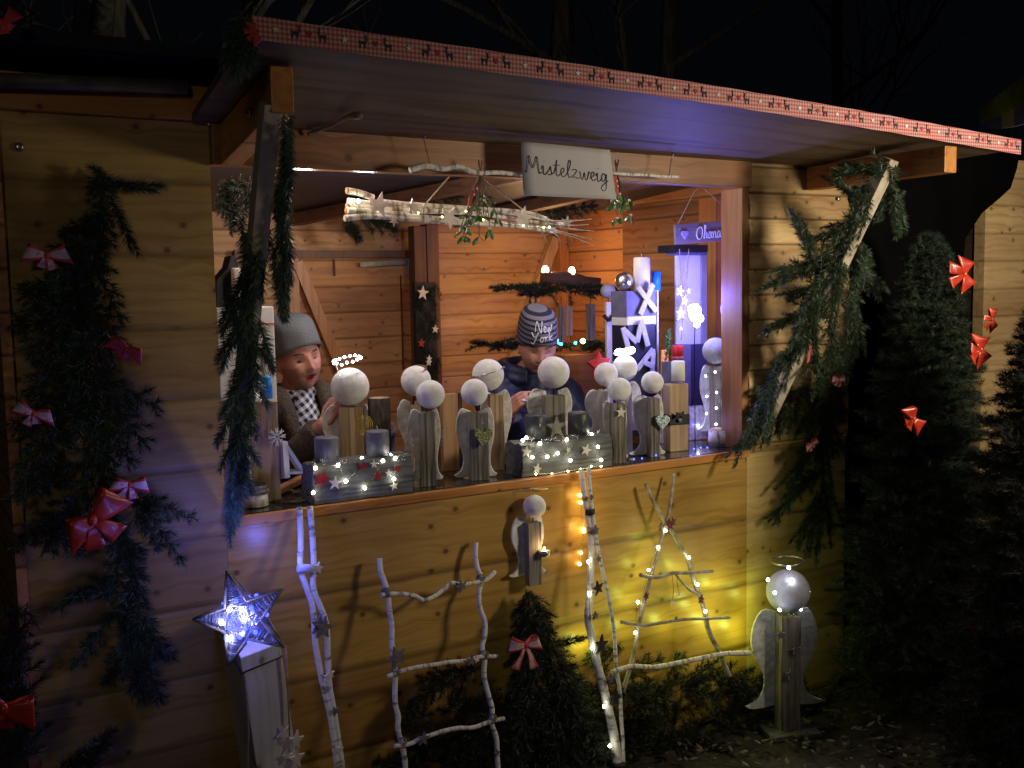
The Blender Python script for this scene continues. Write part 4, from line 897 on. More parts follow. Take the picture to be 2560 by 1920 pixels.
# ---- things hanging above the counter
t = thing('hanging_branch', 'wavy pale branch hanging on two wires under the canopy', 'branch', P(1350, 430, -.1))
C3 = crop(1000, 300, .3255)
pts_ = C3([(75, 385), (200, 352), (330, 375), (440, 355), (560, 398), (640, 408), (720, 402), (820, 408), (900, 418), (1200, 425), (1500, 412), (1640, 408), (1760, 418), (1900, 422), (2000, 432), (2145, 436)], -.10)
MB().tube(smooth(pts_, 4), [.0085-.004*i/60 for i in range(61)], 10, jit=.06).build('branch', BIRCHX, t)
MB().tube(smooth(C3([(185, 118), (188, 170), (215, 280), (236, 372)], -.10)), .0011, 5).build('wire', BLACKM, t); MB().tube(C3([(2090, 262), (2078, 340), (2066, 432)], -.1), .0011, 5).build('wire', BLACKM, t)
for a in ((185, 128), (2090, 268)): MB().tube(smooth([C3([(a[0]-8, a[1]-20)], -.1)[0], C3([(a[0]+10, a[1])], -.11)[0], C3([(a[0]-6, a[1]+14)], -.1)[0]]), .0024, 6).build('hook', STEEL, t)
t = thing('paper_sign', 'white card handwritten Mistelzweig, hung under the canopy', 'sign', P(1420, 350, -.12))
YS = -.122
cs4 = C3([(928, 165), (1612, 230), (1655, 612), (942, 580)], YS); b = MB(); n = 8; vs = []
for j in range(n+1):
    for i in range(n+1):
        a = cs4[0].lerp(cs4[1], i/n); c = cs4[3].lerp(cs4[2], i/n); p = a.lerp(c, j/n); p = p+Vector((0, -.003*math.sin(math.pi*i/n)-.006*(j/n)**3, 0)); vs.append(p)
b.add(vs, [(j*(n+1)+i, (j+1)*(n+1)+i, (j+1)*(n+1)+i+1, j*(n+1)+i+1) for j in range(n) for i in range(n)], 0, True); b.build('card', mat('card_white', (.46, .44, .47), (.42, .40, .43), 6, .7), t, solid=.0012)
o0, o1 = C3([(968, 398), (1600, 480)], YS-.0055); b = MB()
Lw = write(MB(), 'Mistelzweig', o0, o1-o0, (0, 0, 1), .05, .001); sc_ = (o1-o0).length/Lw
write(b, 'Mistelzweig', o0, o1-o0, (0.0, 0, 1), .050, .00125, sc_); b.build('handwriting', mat('marker_ink', (.03, .025, .035), None, 20, .6), t)
t = thing('birch_bundle', 'bundle of white birch sticks with wooden stars hanging inside the hatch', 'birch bundle', P(1150, 540, .12))
C4 = crop(520, 380, .3526)
def stk(l, rads, name, m, y=.12, end=None):
    b = MB(); b.tube(smooth(C4(l, y), 4), rads if isinstance(rads, float) else rads, 10, jit=.05); return b.build(name, m, t)
stk([(990, 275), (1080, 292), (1172, 325)], .0100, 'birch_stick', BIRCHX, .115)
for l, r_, y_ in (([(992, 345), (1250, 380), (1600, 405), (2000, 420), (2300, 460), (2560, 520)], .0095, .13), ([(990, 385), (1300, 410), (1650, 420), (1980, 445), (2300, 495), (2500, 525)], .011, .12), ([(985, 412), (1250, 432), (1600, 470), (1950, 490), (2250, 520), (2450, 545)], .0105, .11), ([(970, 470), (1150, 455), (1450, 478), (1800, 508), (2150, 525), (2450, 570)], .010, .105), ([(1200, 352), (1500, 378), (1900, 400), (2250, 425), (2400, 470)], .009, .125)):
    n = (len(l)-1)*4+1; stk(l, [r_*(1-.6*i/n) for i in range(n)], 'birch_stick', BIRCHX, y_)
for l in ([(2350, 500), (2500, 490), (2640, 485), (2720, 475)], [(2350, 510), (2520, 540), (2660, 555), (2740, 560)], [(2330, 520), (2480, 560), (2600, 590), (2720, 620)], [(2300, 500), (2450, 520), (2600, 520), (2700, 515)], [(2400, 540), (2480, 600), (2500, 660)], [(2350, 540), (2380, 600), (2400, 640)], [(2450, 560), (2600, 610), (2730, 660)]):
    stk(l, [.0035*(1-.7*i/((len(l)-1)*4)) for i in range((len(l)-1)*4+1)], 'twig', TWIG, .115)
for q in ((992, 275), (992, 385), (978, 472), (988, 418)):
    c_ = C4([q], .115)[0]; MB().lathe([(0, 0), (.0098, 0), (.0098, .003), (0, .003)], c_+Vector((-.002, 0, 0)), 12, rot=Matrix.Rotation(D(-90), 3, 'Y')).build('cut_end', mat('cut_end_wood', (.55, .28, .10), (.4, .18, .06), 40, .8), t)
for a, r_, an in (((1215, 375), .036, .25), ((1450, 388), .022, .1), ((1712, 465), .033, .4), ((2000, 412), .016, .0), ((2235, 465), .034, .1), ((1320, 490), .014, .7), ((2545, 498), .019, .1), ((2460, 560), .010, 0)):
    MB().star(C4([a], .080)[0], r_*1.15, .004, (0, random.uniform(-.25, .25), random.uniform(-.3, .2)), ang=an, rin=.40).build('star', STARW, t)
MB().tube([P(1128, 436, .03), C4([(1530, 385)], .1)[0], C4([(1530, 480)], .1)[0]], .0022, 6).build('rope', ROPE, t); MB().tube([P(1208, 445, .03), C4([(2250, 425)], .1)[0], C4([(2290, 520)], .1)[0]], .0022, 6).build('rope', ROPE, t)
lights('few warm fairy lights in the birch bundle', [(520+.3526*a, 380+.3526*b) for a, b in ((1065, 345), (1490, 432), (1660, 460), (1830, 420), (1950, 480), (2235, 522), (2380, 535), (2420, 532))], .09, emit('dim_warm_led', (1, .9, .45), 5), r=.0038)
bulb(t, C4([(1066, 348)], .09)[0], LW2, .006)
def mistletoe(label, u, v, du, dv, y, rib, n, lw=.013):
    t = thing('mistletoe', label, 'mistletoe', P(u, v, y), 'mistletoe sprigs'); b, lf, by = MB(), MB(), MB(); top = P(u, v, y)
    for k in range(5): b.tube([top, top+Vector((random.uniform(-.008, .01), 0, random.uniform(.02, .045)))], .0016, 5)
    for k in range(n):
        e = P(u+random.uniform(-du, du), v+random.uniform(.35, 1)*dv, y+random.uniform(-.03, .03)); md = top.lerp(e, .5)+Vector((random.uniform(-.01, .01), 0, .0)); b.tube(smooth([top, md, e], 3), .0014, 5)
        for s_ in (-1, 1):
            d_ = Vector((s_*random.uniform(.2, 1), random.uniform(-.5, .5), -random.uniform(.3, 1.1))).normalized(); L = random.uniform(.026, .042); w_ = d_.cross(Vector((0, 1, 0)).lerp(Vector((1, 0, 0)), random.random())).normalized()*lw*.5
            p = [e, e+d_*L*.35+w_*.8, e+d_*L*.7+w_, e+d_*L, e+d_*L*.7-w_, e+d_*L*.35-w_*.8]; o_ = e.cross(d_)*0
            lf.add(p, [(0, 1, 5), (1, 2, 4, 5), (2, 3, 4)], 0, True)
        if random.random() < .5: by.sphere(e, .0045, 8)
    b.build('stem', STEM, t); lf.build('leaf_cluster', LEAF, t, solid=.0008)
    if by.V: by.build('berry_cluster', WAX, t)
    if rib:
        r0 = P(u+rib[0], v+rib[1], y-.012); r1 = P(u+rib[2], v+rib[3], y-.02); r_ = MB(); side = Vector((.010, 0, .006)); m_ = (r0+r1)/2+Vector((-.008, 0, .004))
        r_.add([r0-side*.5, r0+side*.5, m_+side*.9, m_-side*.9, r1+side*.25, r1-side*.25], [(0, 1, 2, 3), (3, 2, 4, 5)]); r_.build('red_ribbon', REDV, t, solid=.001)
        for k in (.3, .55): MB().star(r0.lerp(r1, k)+Vector((0, -.003, .004)), .004, .001).build('star', WHITEP, t)
mistletoe('mistletoe with a red dotted ribbon hanging in front of the birch bundle', 1201, 432, 52, 165, -.09, (0, 25, -30, 85), 16)
mistletoe('mistletoe with larger hanging leaves right of the handwritten card', 1541, 430, 42, 130, -.09, (-2, 10, 6, 62), 9, .018)
t = thing('hanging_sprig', 'small green sprig hanging by a silver hook under the birch bundle tips', 'sprig', P(1415, 600, .1)); F = Fir(); F.twig(P(1418, 590, .1), P(1420, 625, .1), .010, 500); F.build(t, NEED2)

# ================================================================== evergreens (coordinates read off the photo at 2212 px width)
K = 2560/2212
def Q(u, v, y): return P(u*K, v*K, y)
def sprays(F, L, y, w=.5, n=5, nl=.024, dens=1000, dy=.02, droop=.01, rep=1):
    for s_ in [(s0+random.uniform(-8, 8)*k, s1+random.uniform(-8, 8)*k, s2+random.uniform(-14, 14)*k, s3+random.uniform(-14, 14)*k, *rest) for k in range(rep) for (s0, s1, s2, s3, *rest) in L]:
        y0 = y+random.uniform(-dy, dy); ww = s_[4] if len(s_) > 4 else w
        a, b = Q(s_[0], s_[1], y0), Q(s_[2], s_[3], y0+random.uniform(-.02, .01))
        if ww <= 0: F.twig(a, b, nl, dens*1.5, droop*.3)
        else: F.spray(a, b, ww, nl, n, droop, dens, .22)
gl = thing('fir_garland', 'dark fir garland running down the left part of the hut wall', 'garland', Q(230, 900, -.05)); F = Fir()
MBst = MB()
main = [(215, 360), (222, 440), (205, 540), (180, 640), (150, 740), (185, 860), (215, 960), (225, 1060), (270, 1150), (290, 1250), (275, 1350), (300, 1480)]
sprays(F, [(main[i][0], main[i][1], main[i+1][0]+random.randint(-10, 10), main[i+1][1]+30, .35) for i in range(len(main)-1)], -.05, n=5, rep=2)
sprays(F, [(235, 395, 355, 400, 0), (240, 400, 335, 410, 0), (235, 420, 298, 545, 0), (240, 425, 285, 540, 0), (222, 380, 195, 358, 0), (215, 470, 128, 500, .25), (200, 540, 40, 640, .4), (190, 560, 60, 690, .4), (200, 560, 262, 690, .35), (190, 640, 20, 700, .35), (185, 650, 290, 760, .3), (170, 700, 60, 850, .35), (150, 760, 30, 930, .35), (190, 800, 350, 880, .3), (200, 830, 320, 960, .4), (180, 820, 60, 1010, .4), (210, 900, 290, 1000, .35), (160, 1000, 30, 1060, .35), (200, 1020, 90, 1190, .35), (130, 1100, 20, 1180, .3), (60, 1130, 180, 1190, .3), (225, 1060, 330, 1090, .3), (290, 1070, 425, 1115, .22), (300, 1080, 400, 1215, .22), (290, 1090, 345, 1180, .3), (280, 1130, 235, 1290, .3), (265, 1240, 110, 1312, .22), (270, 1260, 130, 1290, .2), (265, 1300, 155, 1435, .22), (285, 1290, 350, 1420, .3), (290, 1330, 380, 1420, .25), (290, 1380, 225, 1470, .3), (300, 1400, 350, 1510, .3), (270, 1350, 345, 1400, .3)], -.055)
sprays(F, [(220, 480, 130, 560, .35), (210, 520, 110, 620, .35), (160, 640, 60, 770, .4), (240, 700, 140, 860, .4), (230, 780, 130, 950, .4), (250, 860, 160, 1020, .4), (120, 900, 40, 1080, .4), (220, 980, 140, 1140, .4)], -.07, .25)
F.build(gl, NEED)
gl = thing('fir_garland', 'green fir garland wound down the left hatch strut', 'garland', Q(540, 700, -.25)); F = Fir()
def ys(v): return -.44+(.40)*(v-250)/(1110-250)
for i in range(60):
    f = i/59; v = 240+f*840; cx = 610-112*f+(10 if f < .3 else 8*math.sin(f*9)); wd = 8 if f < .22 else (26 if f < .4 else 34 if f < .85 else 14)
    side = random.choice((-1, 1)) if f > .3 else 1
    x0_ = cx+side*random.uniform(0, wd*.5); x1_ = x0_+side*random.uniform(0, wd)+random.uniform(-6, 6); l = random.uniform(60, 110)
    yy = ys(v)-random.uniform(.03, .06)
    F.twig(Q(x0_+(6 if f < .35 else 0), v, yy+(.05 if f < .35 else 0)), Q(x1_-8, v+l, yy+(.06 if f < .35 else .015)), .022 if f < .35 else .026, 1100, .005, wd=.0022)
for (a, b_, c, d) in ((615, 440, 630, 610), (600, 480, 622, 640), (600, 560, 620, 690), (590, 560, 612, 690), (520, 600, 478, 700), (525, 630, 480, 720), (520, 680, 470, 780), (505, 720, 478, 800), (515, 700, 590, 790), (560, 690, 590, 800), (510, 860, 470, 960), (520, 800, 480, 900), (530, 760, 580, 880), (515, 980, 545, 1060), (520, 940, 560, 1000), (505, 1040, 520, 1110), (495, 1040, 503, 1145), (502, 1080, 500, 1140), (520, 480, 545, 600), (535, 500, 520, 620), (500, 640, 520, 760), (612, 250, 628, 400), (618, 300, 624, 450)):
    F.twig(Q(a, b_, ys(b_)-.05), Q(c, d, ys(d)-.05), .027, 1200, .004, wd=.0022); F.twig(Q(a+4, b_+15, ys(b_)-.03), Q(c-3, d-8, ys(d)-.03), .027, 1000, .004, wd=.0022)
F.build(gl, NEED2)
gl = thing('fir_sprig', 'fir sprigs tied to the left front corner of the canopy', 'sprig', Q(520, 90, -.62)); F = Fir()
for (a, b_, c, d) in ((535, 30, 500, 150), (530, 40, 515, 165), (538, 50, 535, 150), (520, 30, 480, 140), (540, 40, 545, 140), (530, 90, 500, 175), (525, 25, 490, 80), (545, 90, 548, 130)): F.twig(Q(a, b_, -.60), Q(c, d, -.57), .028, 1200, .004, wd=.0022)
F.build(gl, NEED2)
gl = thing('fir_garland', 'dense fir garland hanging from the right hatch strut down the pale wall', 'garland', Q(1760, 800, -.2)); F = Fir()
def ysr(v): return -.46+.42*max(0, min(1, (v-345)/600))
RB = [(1920, 350, 1800, 375, .3), (1900, 370, 1830, 355, .25), (1860, 430, 1800, 390, .25), (1930, 350, 1905, 470, .25), (1925, 400, 1945, 505, .0), (1930, 420, 1940, 500, 0), (1880, 460, 1790, 500, .3), (1860, 480, 1740, 520, .35), (1755, 560, 1712, 450, 0), (1760, 560, 1725, 470, .1), (1830, 500, 1760, 600, .4), (1800, 540, 1680, 590, .3), (1790, 560, 1650, 615, .25), (1790, 600, 1700, 640, .3), (1780, 640, 1680, 700, .35), (1770, 660, 1640, 720, .25), (1790, 620, 1740, 740, .4), (1820, 560, 1790, 720, .4), (1860, 520, 1850, 640, .35), (1760, 700, 1690, 790, .35), (1740, 720, 1680, 770, .3), (1720, 760, 1640, 850, .35), (1710, 790, 1630, 900, .3), (1690, 830, 1600, 960, .25), (1680, 850, 1620, 900, .3), (1650, 880, 1592, 975, .2), (1670, 870, 1650, 950, .25), (1690, 860, 1680, 940, .2), (1800, 700, 1770, 850, .4), (1790, 760, 1820, 900, .35), (1780, 800, 1740, 940, .4), (1770, 860, 1810, 980, .35), (1760, 900, 1720, 1030, .3), (1770, 930, 1780, 1060, .35), (1750, 960, 1700, 1050, .3), (1770, 1010, 1690, 1075, .2), (1760, 1020, 1670, 1130, .22), (1775, 1030, 1800, 1150, .25), (1765, 1060, 1740, 1200, .2), (1760, 1080, 1720, 1180, .2), (1780, 1080, 1770, 1190, .25), (1830, 620, 1850, 760, .35), (1840, 700, 1820, 820, .35), (1850, 560, 1900, 640, .25), (1750, 640, 1760, 800, .4), (1740, 820, 1700, 930, .35), (1800, 850, 1760, 990, .35)]
for s_ in RB:
    for rep in range(3):
        yy = min(-.05, ysr(s_[1])-.03 if s_[1] < 760 and s_[0] > 1720 else -.07)+random.uniform(-.03, .015)
        a, b_ = Q(s_[0]+rep*5, s_[1]+rep*6, yy), Q(s_[2]+rep*random.randint(-12, 12), s_[3]+rep*random.randint(-8, 8), max(yy, yy*.7))
        F.spray(a, b_, max(.22, s_[4]), .023, 4, .006, 1000, .25) if rep == 0 else F.twig(a, b_, .023, 1300, .004)
for i in range(46):
    f = i/45; v = 400+f*520
    if .12 < f < .2 or .60 < f < .70: continue
    x_ = 1915-(v-345)*.475+random.uniform(-22, 22); yy = ysr(v)-.045; F.twig(Q(x_, v-20, yy), Q(x_-random.uniform(5, 60), v+random.uniform(40, 90), yy+.01), .024, 1200, .004)
F.build(gl, NEED, 'needles')
MB().tube([Q(1722, 470, -.05), Q(1712, 448, -.05)], .003, 6).build('cut_branch', TWIG, gl)

def conifer(t, base, h, r, nb, nl=.024, dens=800, m=NEED, top=.02, z0=.06, seed=1, fl=.5, keep=None):
    rd = random.Random(seed); F = Fir(); base = Vector(base)
    MB().tube([base, base+Vector((.01, 0, h*.5)), base+Vector((0, 0, h))], [.022, .014, .003], 8).build('trunk', STEM, t)
    for i in range(nb):
        q = (i/nb)**1.0; z = h*(z0+(1-z0)*q); a = i*2.399+rd.uniform(-.3, .3); L = r*(1-q)**.62*rd.uniform(.7, 1.15)+top
        d = Vector((math.cos(a), math.sin(a), rd.uniform(-.25, .25)+.35*q)).normalized()
        p = base+Vector((0, 0, z)); e = p+d*L
        if keep and not keep(e): continue
        F.spray(p+d*L*.12, e, fl, nl, 5, .03*L/.3, dens, .3, plane=(0, 0, 1))
    F.build(t, m, 'crown')
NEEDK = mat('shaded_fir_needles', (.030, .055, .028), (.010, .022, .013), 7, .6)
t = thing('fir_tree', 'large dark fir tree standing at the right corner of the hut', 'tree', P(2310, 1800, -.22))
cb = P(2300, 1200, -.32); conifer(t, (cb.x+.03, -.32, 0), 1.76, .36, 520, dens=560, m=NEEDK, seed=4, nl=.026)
t = thing('fir_tree', 'out-of-focus fir tree crowding the right edge in front of the pale stall', 'tree', P(2540, 1400, -.7))
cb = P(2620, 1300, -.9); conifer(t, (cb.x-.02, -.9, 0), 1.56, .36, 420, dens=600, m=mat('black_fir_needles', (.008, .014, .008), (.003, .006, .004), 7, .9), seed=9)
t = thing('fir_tree', 'small cut fir tree with a bow leaning on the counter front', 'tree', Q(1140, 1700, -.12))
cb = Q(1135, 1640, -.15); F = Fir(); MB().tube([(cb.x, -.10, .0), Q(1135, 1310, -.035)], [.014, .004], 7).build('trunk', STEM, t)
top = Q(1135, 1300, -.04)
for i in range(120):
    q = i/119; z = top.z*(1-q*.97); wd = .035+.21*min(1, q*1.6)+.10*max(0, q-.6); x = top.x+random.uniform(-1, 1)*wd*.45; yy = -.05-.11*q-random.uniform(0, .05)
    a = Vector((x, yy, z+.05)); b_ = Vector((top.x+(x-top.x)*2.0+random.uniform(-.03, .03), yy-random.uniform(0, .03), z-random.uniform(.05, .13)))
    F.spray(a, b_, .45, .022, 3, .01, 900, .25)
F.build(t, mat('deep_fir_needles', (.014, .027, .012), (.006, .012, .006), 9, .5), 'crown')
t = thing('fir_branches', 'fir branches laid along the ground under the twig triangle', 'branches', (1.9, -.12, .1)); F = Fir()
for i in range(120):
    u = random.uniform(1200, 1640) if i < 100 else random.uniform(1640, 1830); v0_ = 1400+max(0, u-1200)*-.02
    v = random.uniform(v0_+(30 if u < 1640 else 60), 1600 if u < 1640 else 1560); y_ = -.03-.10*random.random()
    a = Q(u, v+30, y_); d_ = Vector((random.uniform(-1, 1), random.uniform(-.22, .1), random.uniform(-.2, .4))).normalized()*random.uniform(.10, .18)
    F.spray(a, a+d_, .4, .022, 4, .015, 800, .25)
for i in range(60):
    u = random.uniform(860, 1200); v = random.uniform(1560-(u-860)*.35, 1700); a = Q(u, v+20, -.10); d_ = Vector((random.uniform(-1, .6), random.uniform(-.3, .1), random.uniform(-.1, .5))).normalized()*random.uniform(.08, .18)
    F.spray(a, a+d_, .4, .022, 4, .015, 800, .25)
sprays(F, [(1180, 1390, 1265, 1375, 0), (1190, 1400, 1260, 1380, 0), (1350, 1400, 1260, 1420, .3), (900, 1500, 860, 1600, .3), (940, 1480, 860, 1560, .3), (1040, 1440, 920, 1500, .35), (1020, 1440, 900, 1470, .3)], -.06)
F.build(t, MATS['deep_fir_needles'])
t = thing('fir_branches', 'fir branch ends at the bottom left corner beside the hut wall', 'branches', Q(30, 1500, -.3)); F = Fir()
sprays(F, [(30, 1540, 28, 1290, .3), (10, 1560, 40, 1400, .35), (50, 1640, 20, 1450, .35), (10, 1650, 60, 1560, .35), (60, 1300, 35, 1450, .3), (40, 1660, 60, 1500, .3), (160, 1660, 250, 1570, .3), (120, 1680, 210, 1600, .3), (180, 1670, 230, 1590, .3), (0, 1480, 30, 1350, .4), (-20, 1600, 50, 1620, .4)], -.25)
F.build(t, mat('bluish_fir_needles', (.035, .055, .045), (.012, .02, .018), 9, .5))
# evergreens inside the hut
def inner(label, L, y, m=NEED, w=.35, nl=.02):
    t = thing('fir_garland', label, 'garland', Q(L[0][0], L[0][1], y)); F = Fir(); sprays(F, L, y, w, 5, nl, 1100, .03); F.build(t, m); return t
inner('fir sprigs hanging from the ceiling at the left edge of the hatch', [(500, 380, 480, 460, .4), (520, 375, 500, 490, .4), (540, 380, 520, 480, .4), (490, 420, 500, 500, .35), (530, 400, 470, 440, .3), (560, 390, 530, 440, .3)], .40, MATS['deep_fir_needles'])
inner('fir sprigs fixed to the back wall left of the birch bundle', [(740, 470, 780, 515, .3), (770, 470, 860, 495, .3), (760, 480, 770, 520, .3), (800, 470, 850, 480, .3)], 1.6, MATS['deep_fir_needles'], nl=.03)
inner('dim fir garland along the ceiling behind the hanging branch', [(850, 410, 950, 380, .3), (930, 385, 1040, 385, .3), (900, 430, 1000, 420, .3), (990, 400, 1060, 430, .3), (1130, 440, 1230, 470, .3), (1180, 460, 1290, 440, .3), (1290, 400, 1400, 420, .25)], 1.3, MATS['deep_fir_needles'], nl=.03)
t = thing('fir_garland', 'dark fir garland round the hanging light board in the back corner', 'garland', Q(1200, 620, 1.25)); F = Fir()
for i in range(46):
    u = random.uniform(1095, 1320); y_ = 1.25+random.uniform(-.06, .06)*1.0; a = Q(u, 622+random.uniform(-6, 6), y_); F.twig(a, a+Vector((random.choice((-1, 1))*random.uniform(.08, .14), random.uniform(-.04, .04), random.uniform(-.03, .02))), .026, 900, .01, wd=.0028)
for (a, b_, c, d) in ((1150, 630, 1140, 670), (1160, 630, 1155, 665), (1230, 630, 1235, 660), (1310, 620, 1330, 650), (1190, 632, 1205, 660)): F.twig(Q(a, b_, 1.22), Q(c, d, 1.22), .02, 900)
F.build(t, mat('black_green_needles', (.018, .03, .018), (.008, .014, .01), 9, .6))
t = thing('light_board', 'bark-edged board with two warm bulbs above the corner garland', 'lamp', Q(1235, 600, 1.3))
a, c = Q(1172, 600, 1.3), Q(1292, 612, 1.3); b = MB(); b.bar(a, c, .05, .045, up=(0, 1, 0)); b.tube([a+Vector((.05, 0, .02)), (a+c)/2+Vector((0, 0, .032)), c+Vector((-.05, 0, .02))], [.008, .012, .008], 8); b.build('board', wood('bulb_board', (.16, .08, .05), (.08, .04, .025), knots=False), t)
for u, v in ((1178, 584), (1235, 586)):
    q = Q(u, v, 1.3); b = MB(); b.sphere(q, .019, 14, sc=(.85, .85, 1.15)); b.build('bulb', L_BULB, t); MB().lathe([(.006, 0), (.006, .03)], q-Vector((0, 0, .04)), 10).build('candle_socket', WAX, t)
    lamp('corner_bulb_light', q+Vector((0, .12, .02)), 2.3, (1, .56, .24), .02)
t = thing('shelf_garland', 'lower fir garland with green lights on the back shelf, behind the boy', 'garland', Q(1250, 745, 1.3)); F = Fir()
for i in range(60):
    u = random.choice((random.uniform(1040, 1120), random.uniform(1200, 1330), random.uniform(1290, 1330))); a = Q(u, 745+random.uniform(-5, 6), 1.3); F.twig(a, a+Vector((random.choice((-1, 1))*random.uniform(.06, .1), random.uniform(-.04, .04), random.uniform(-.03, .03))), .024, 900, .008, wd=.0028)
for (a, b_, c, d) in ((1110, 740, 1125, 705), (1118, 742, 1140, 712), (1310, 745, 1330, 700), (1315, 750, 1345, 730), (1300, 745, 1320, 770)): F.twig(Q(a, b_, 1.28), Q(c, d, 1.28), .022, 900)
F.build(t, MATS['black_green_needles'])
a, c = Q(1225, 752, 1.3), Q(1320, 752, 1.3); b = MB(); b.box(((a.x+c.x)/2, 1.34, a.z-.18), (c.x-a.x+.1, .16, .30)); tag(b.build('shelf_cabinet', wood('cabinet_wood', (.30, .12, .06), (.18, .07, .03), knots=False), None, bevel=.003), 'reddish wooden cabinet under the lower garland right of the boy', 'cabinet')
for u, v, m, r in ((1259, 737, L_BULB, .012), (1243, 741, L_GREEN, .007), (1206, 738, L_CYAN, .012), (1212, 743, L_CYAN, .008)): bulb(t, Q(u, v, 1.25), m, r)
lamp('shelf_light', Q(1259, 728, 1.22), .5, (1, .7, .35), .02); lamp('shelf_light', Q(1100, 728, 1.5), .9, (1, .62, .28), .02)
for k, (u0, u1, v0, v1, m) in enumerate(((1207, 1219, 662, 740, 0), (1223, 1236, 661, 725, 1), (1267, 1285, 657, 735, 0))):
    t = thing('wooden_tag', ('dark hanging wooden slat just right of the striped hat', 'pale hanging wooden slat, middle one under the corner garland', 'dark hanging wooden slat right of the pale one under the corner garland')[k], 'slat', Q(u0, v1, 1.15), 'wooden slats hanging under the corner garland')
    a, c = Q(u0, v0, 1.15), Q(u1, v1, 1.15); MB().box(((a.x+c.x)/2, 1.15, (a.z+c.z)/2), (c.x-a.x, .012, a.z-c.z)).build('slat_body', (W_GREYZ, W_FRESHZ)[m], t, bevel=.001); MB().tube([((a.x+c.x)/2, 1.15, a.z), ((a.x+c.x)/2, 1.15, a.z+.045)], .0015, 4).build('string', BLACKM, t)
# dark banner with stars on the back post
t = thing('star_banner', 'black furry banner with pale and red stars on the dark post', 'banner', Q(925, 860, 1.7)); a, c = Q(894, 610, 1.7), Q(949, 850, 1.7)
b = MB(); b.box(((a.x+c.x)/2, 1.715, (a.z+c.z)/2), (c.x-a.x-.01, .03, a.z-c.z)); b.build('banner_cloth', BLACK, t); F = Fir()
for i in range(90):
    q = Vector((random.uniform(a.x, c.x), 1.69, random.uniform(c.z, a.z))); F.twig(q, q+Vector((random.uniform(-.03, .03), 0, -.05)), .018, 500, stem=0)
F.build(t, MATS['black_green_needles'], 'fringe', skip_stem=True)
for u, v, r, m in ((913, 633, .036, STARW), (940, 711, .022, STARW), (910, 741, .024, STARR), (926, 783, .02, STARW)): MB().star(Q(u, v, 1.665), r, .006, (0, .1, .2)).build('star', m, t)

# ================================================================== ribbon bows
GW = 'red bows with white print on the left garland'
bow('printed red bow, topmost on the left garland', Q(100, 551, -.10), .098, roll=.0, mats=(REDV, PRINT), tails=.55)
bow('plain red bow on the middle right of the left garland', Q(272, 752, -.10), .085, roll=.5, mats=(REDV, REDV), tails=.5)
bow('printed red bow at the left edge of the left garland', Q(72, 893, -.11), .085, roll=.25, mats=(REDV, PRINT), tails=.5)
bow('printed red bow just above the lowest fir fork of the left garland', Q(279, 1046, -.10), .085, roll=.2, mats=(REDV, PRINT), tails=.7)
bow('big glossy orange red bow with a long stretched left loop', Q(198, 1122, -.13), .150, roll=-.55, mats=(RED, RED), tails=.75, asym=-.1, width=1.15)
bow('glossy red bow cut off by the bottom left edge', Q(8, 1530, -.35), .13, roll=.45, mats=(RED, RED), tails=.6, width=1.2)
bow('dim red bow above the roof at the top left edge', Q(8, 48, -.25), .07, roll=-.5, mats=(REDV, REDV), tails=.5)
bow('small red bow at the left front corner of the canopy', Q(548, 72, -.625), .045, roll=1.2, mats=(REDV, REDV), tails=.6)
bow('printed red bow on the small cut fir tree', Q(1133, 1392, -.17), .105, roll=.0, mats=(REDV, PRINT), tails=1.25)
bow('glossy red bow highest on the large fir tree, against the dark gap', Q(2080, 592, -.60), .105, roll=1.45, mats=(RED, RED), tails=1.0, width=1.3)
bow('glossy orange bow in the middle of the large fir tree', Q(1970, 905, -.72), .095, roll=1.0, mats=(RED, RED), tails=.45, width=1.15)
bow('red bow over the pale planks at the right edge, upper of the pair', Q(2140, 690, -.75), .07, roll=1.3, mats=(RED, RED), tails=.8)
bow('red bow over the pale planks at the right edge, lower of the pair', Q(2115, 755, -.75), .095, roll=1.35, mats=(RED, RED), tails=.6, width=1.5)
bow('dim red bow low on the large fir tree, by the dark right side', Q(2113, 1350, -.70), .085, roll=1.5, mats=(RED, RED), tails=.8, width=.9)
for i, (u, v, s_, r_) in enumerate(((1742, 590, .05, .6), (1810, 820, .062, .05), (1752, 958, .06, -.4))):
    bow(('small printed bow high on the right garland beside the hatch', 'small red bow in the middle of the right garland', 'small printed bow low on the right garland')[i], Q(u, v, (-.30, -.20, -.14)[i]), s_, roll=r_, mats=(REDV, PRINT), tails=.6)
t = thing('red_ribbon_end', 'single red ribbon end hanging in the right garland', 'ribbon', Q(1748, 765, -.22)); b = MB(); q0 = Q(1750, 742, -.24); q1 = Q(1745, 785, -.24); b.add([q0+Vector((-.004, 0, 0)), q0+Vector((.004, 0, 0)), q1+Vector((.006, -.004, .01)), q1+Vector((-.006, 0, 0))], [(0, 1, 2, 3)]); b.build('ribbon', REDV, t, solid=.001)

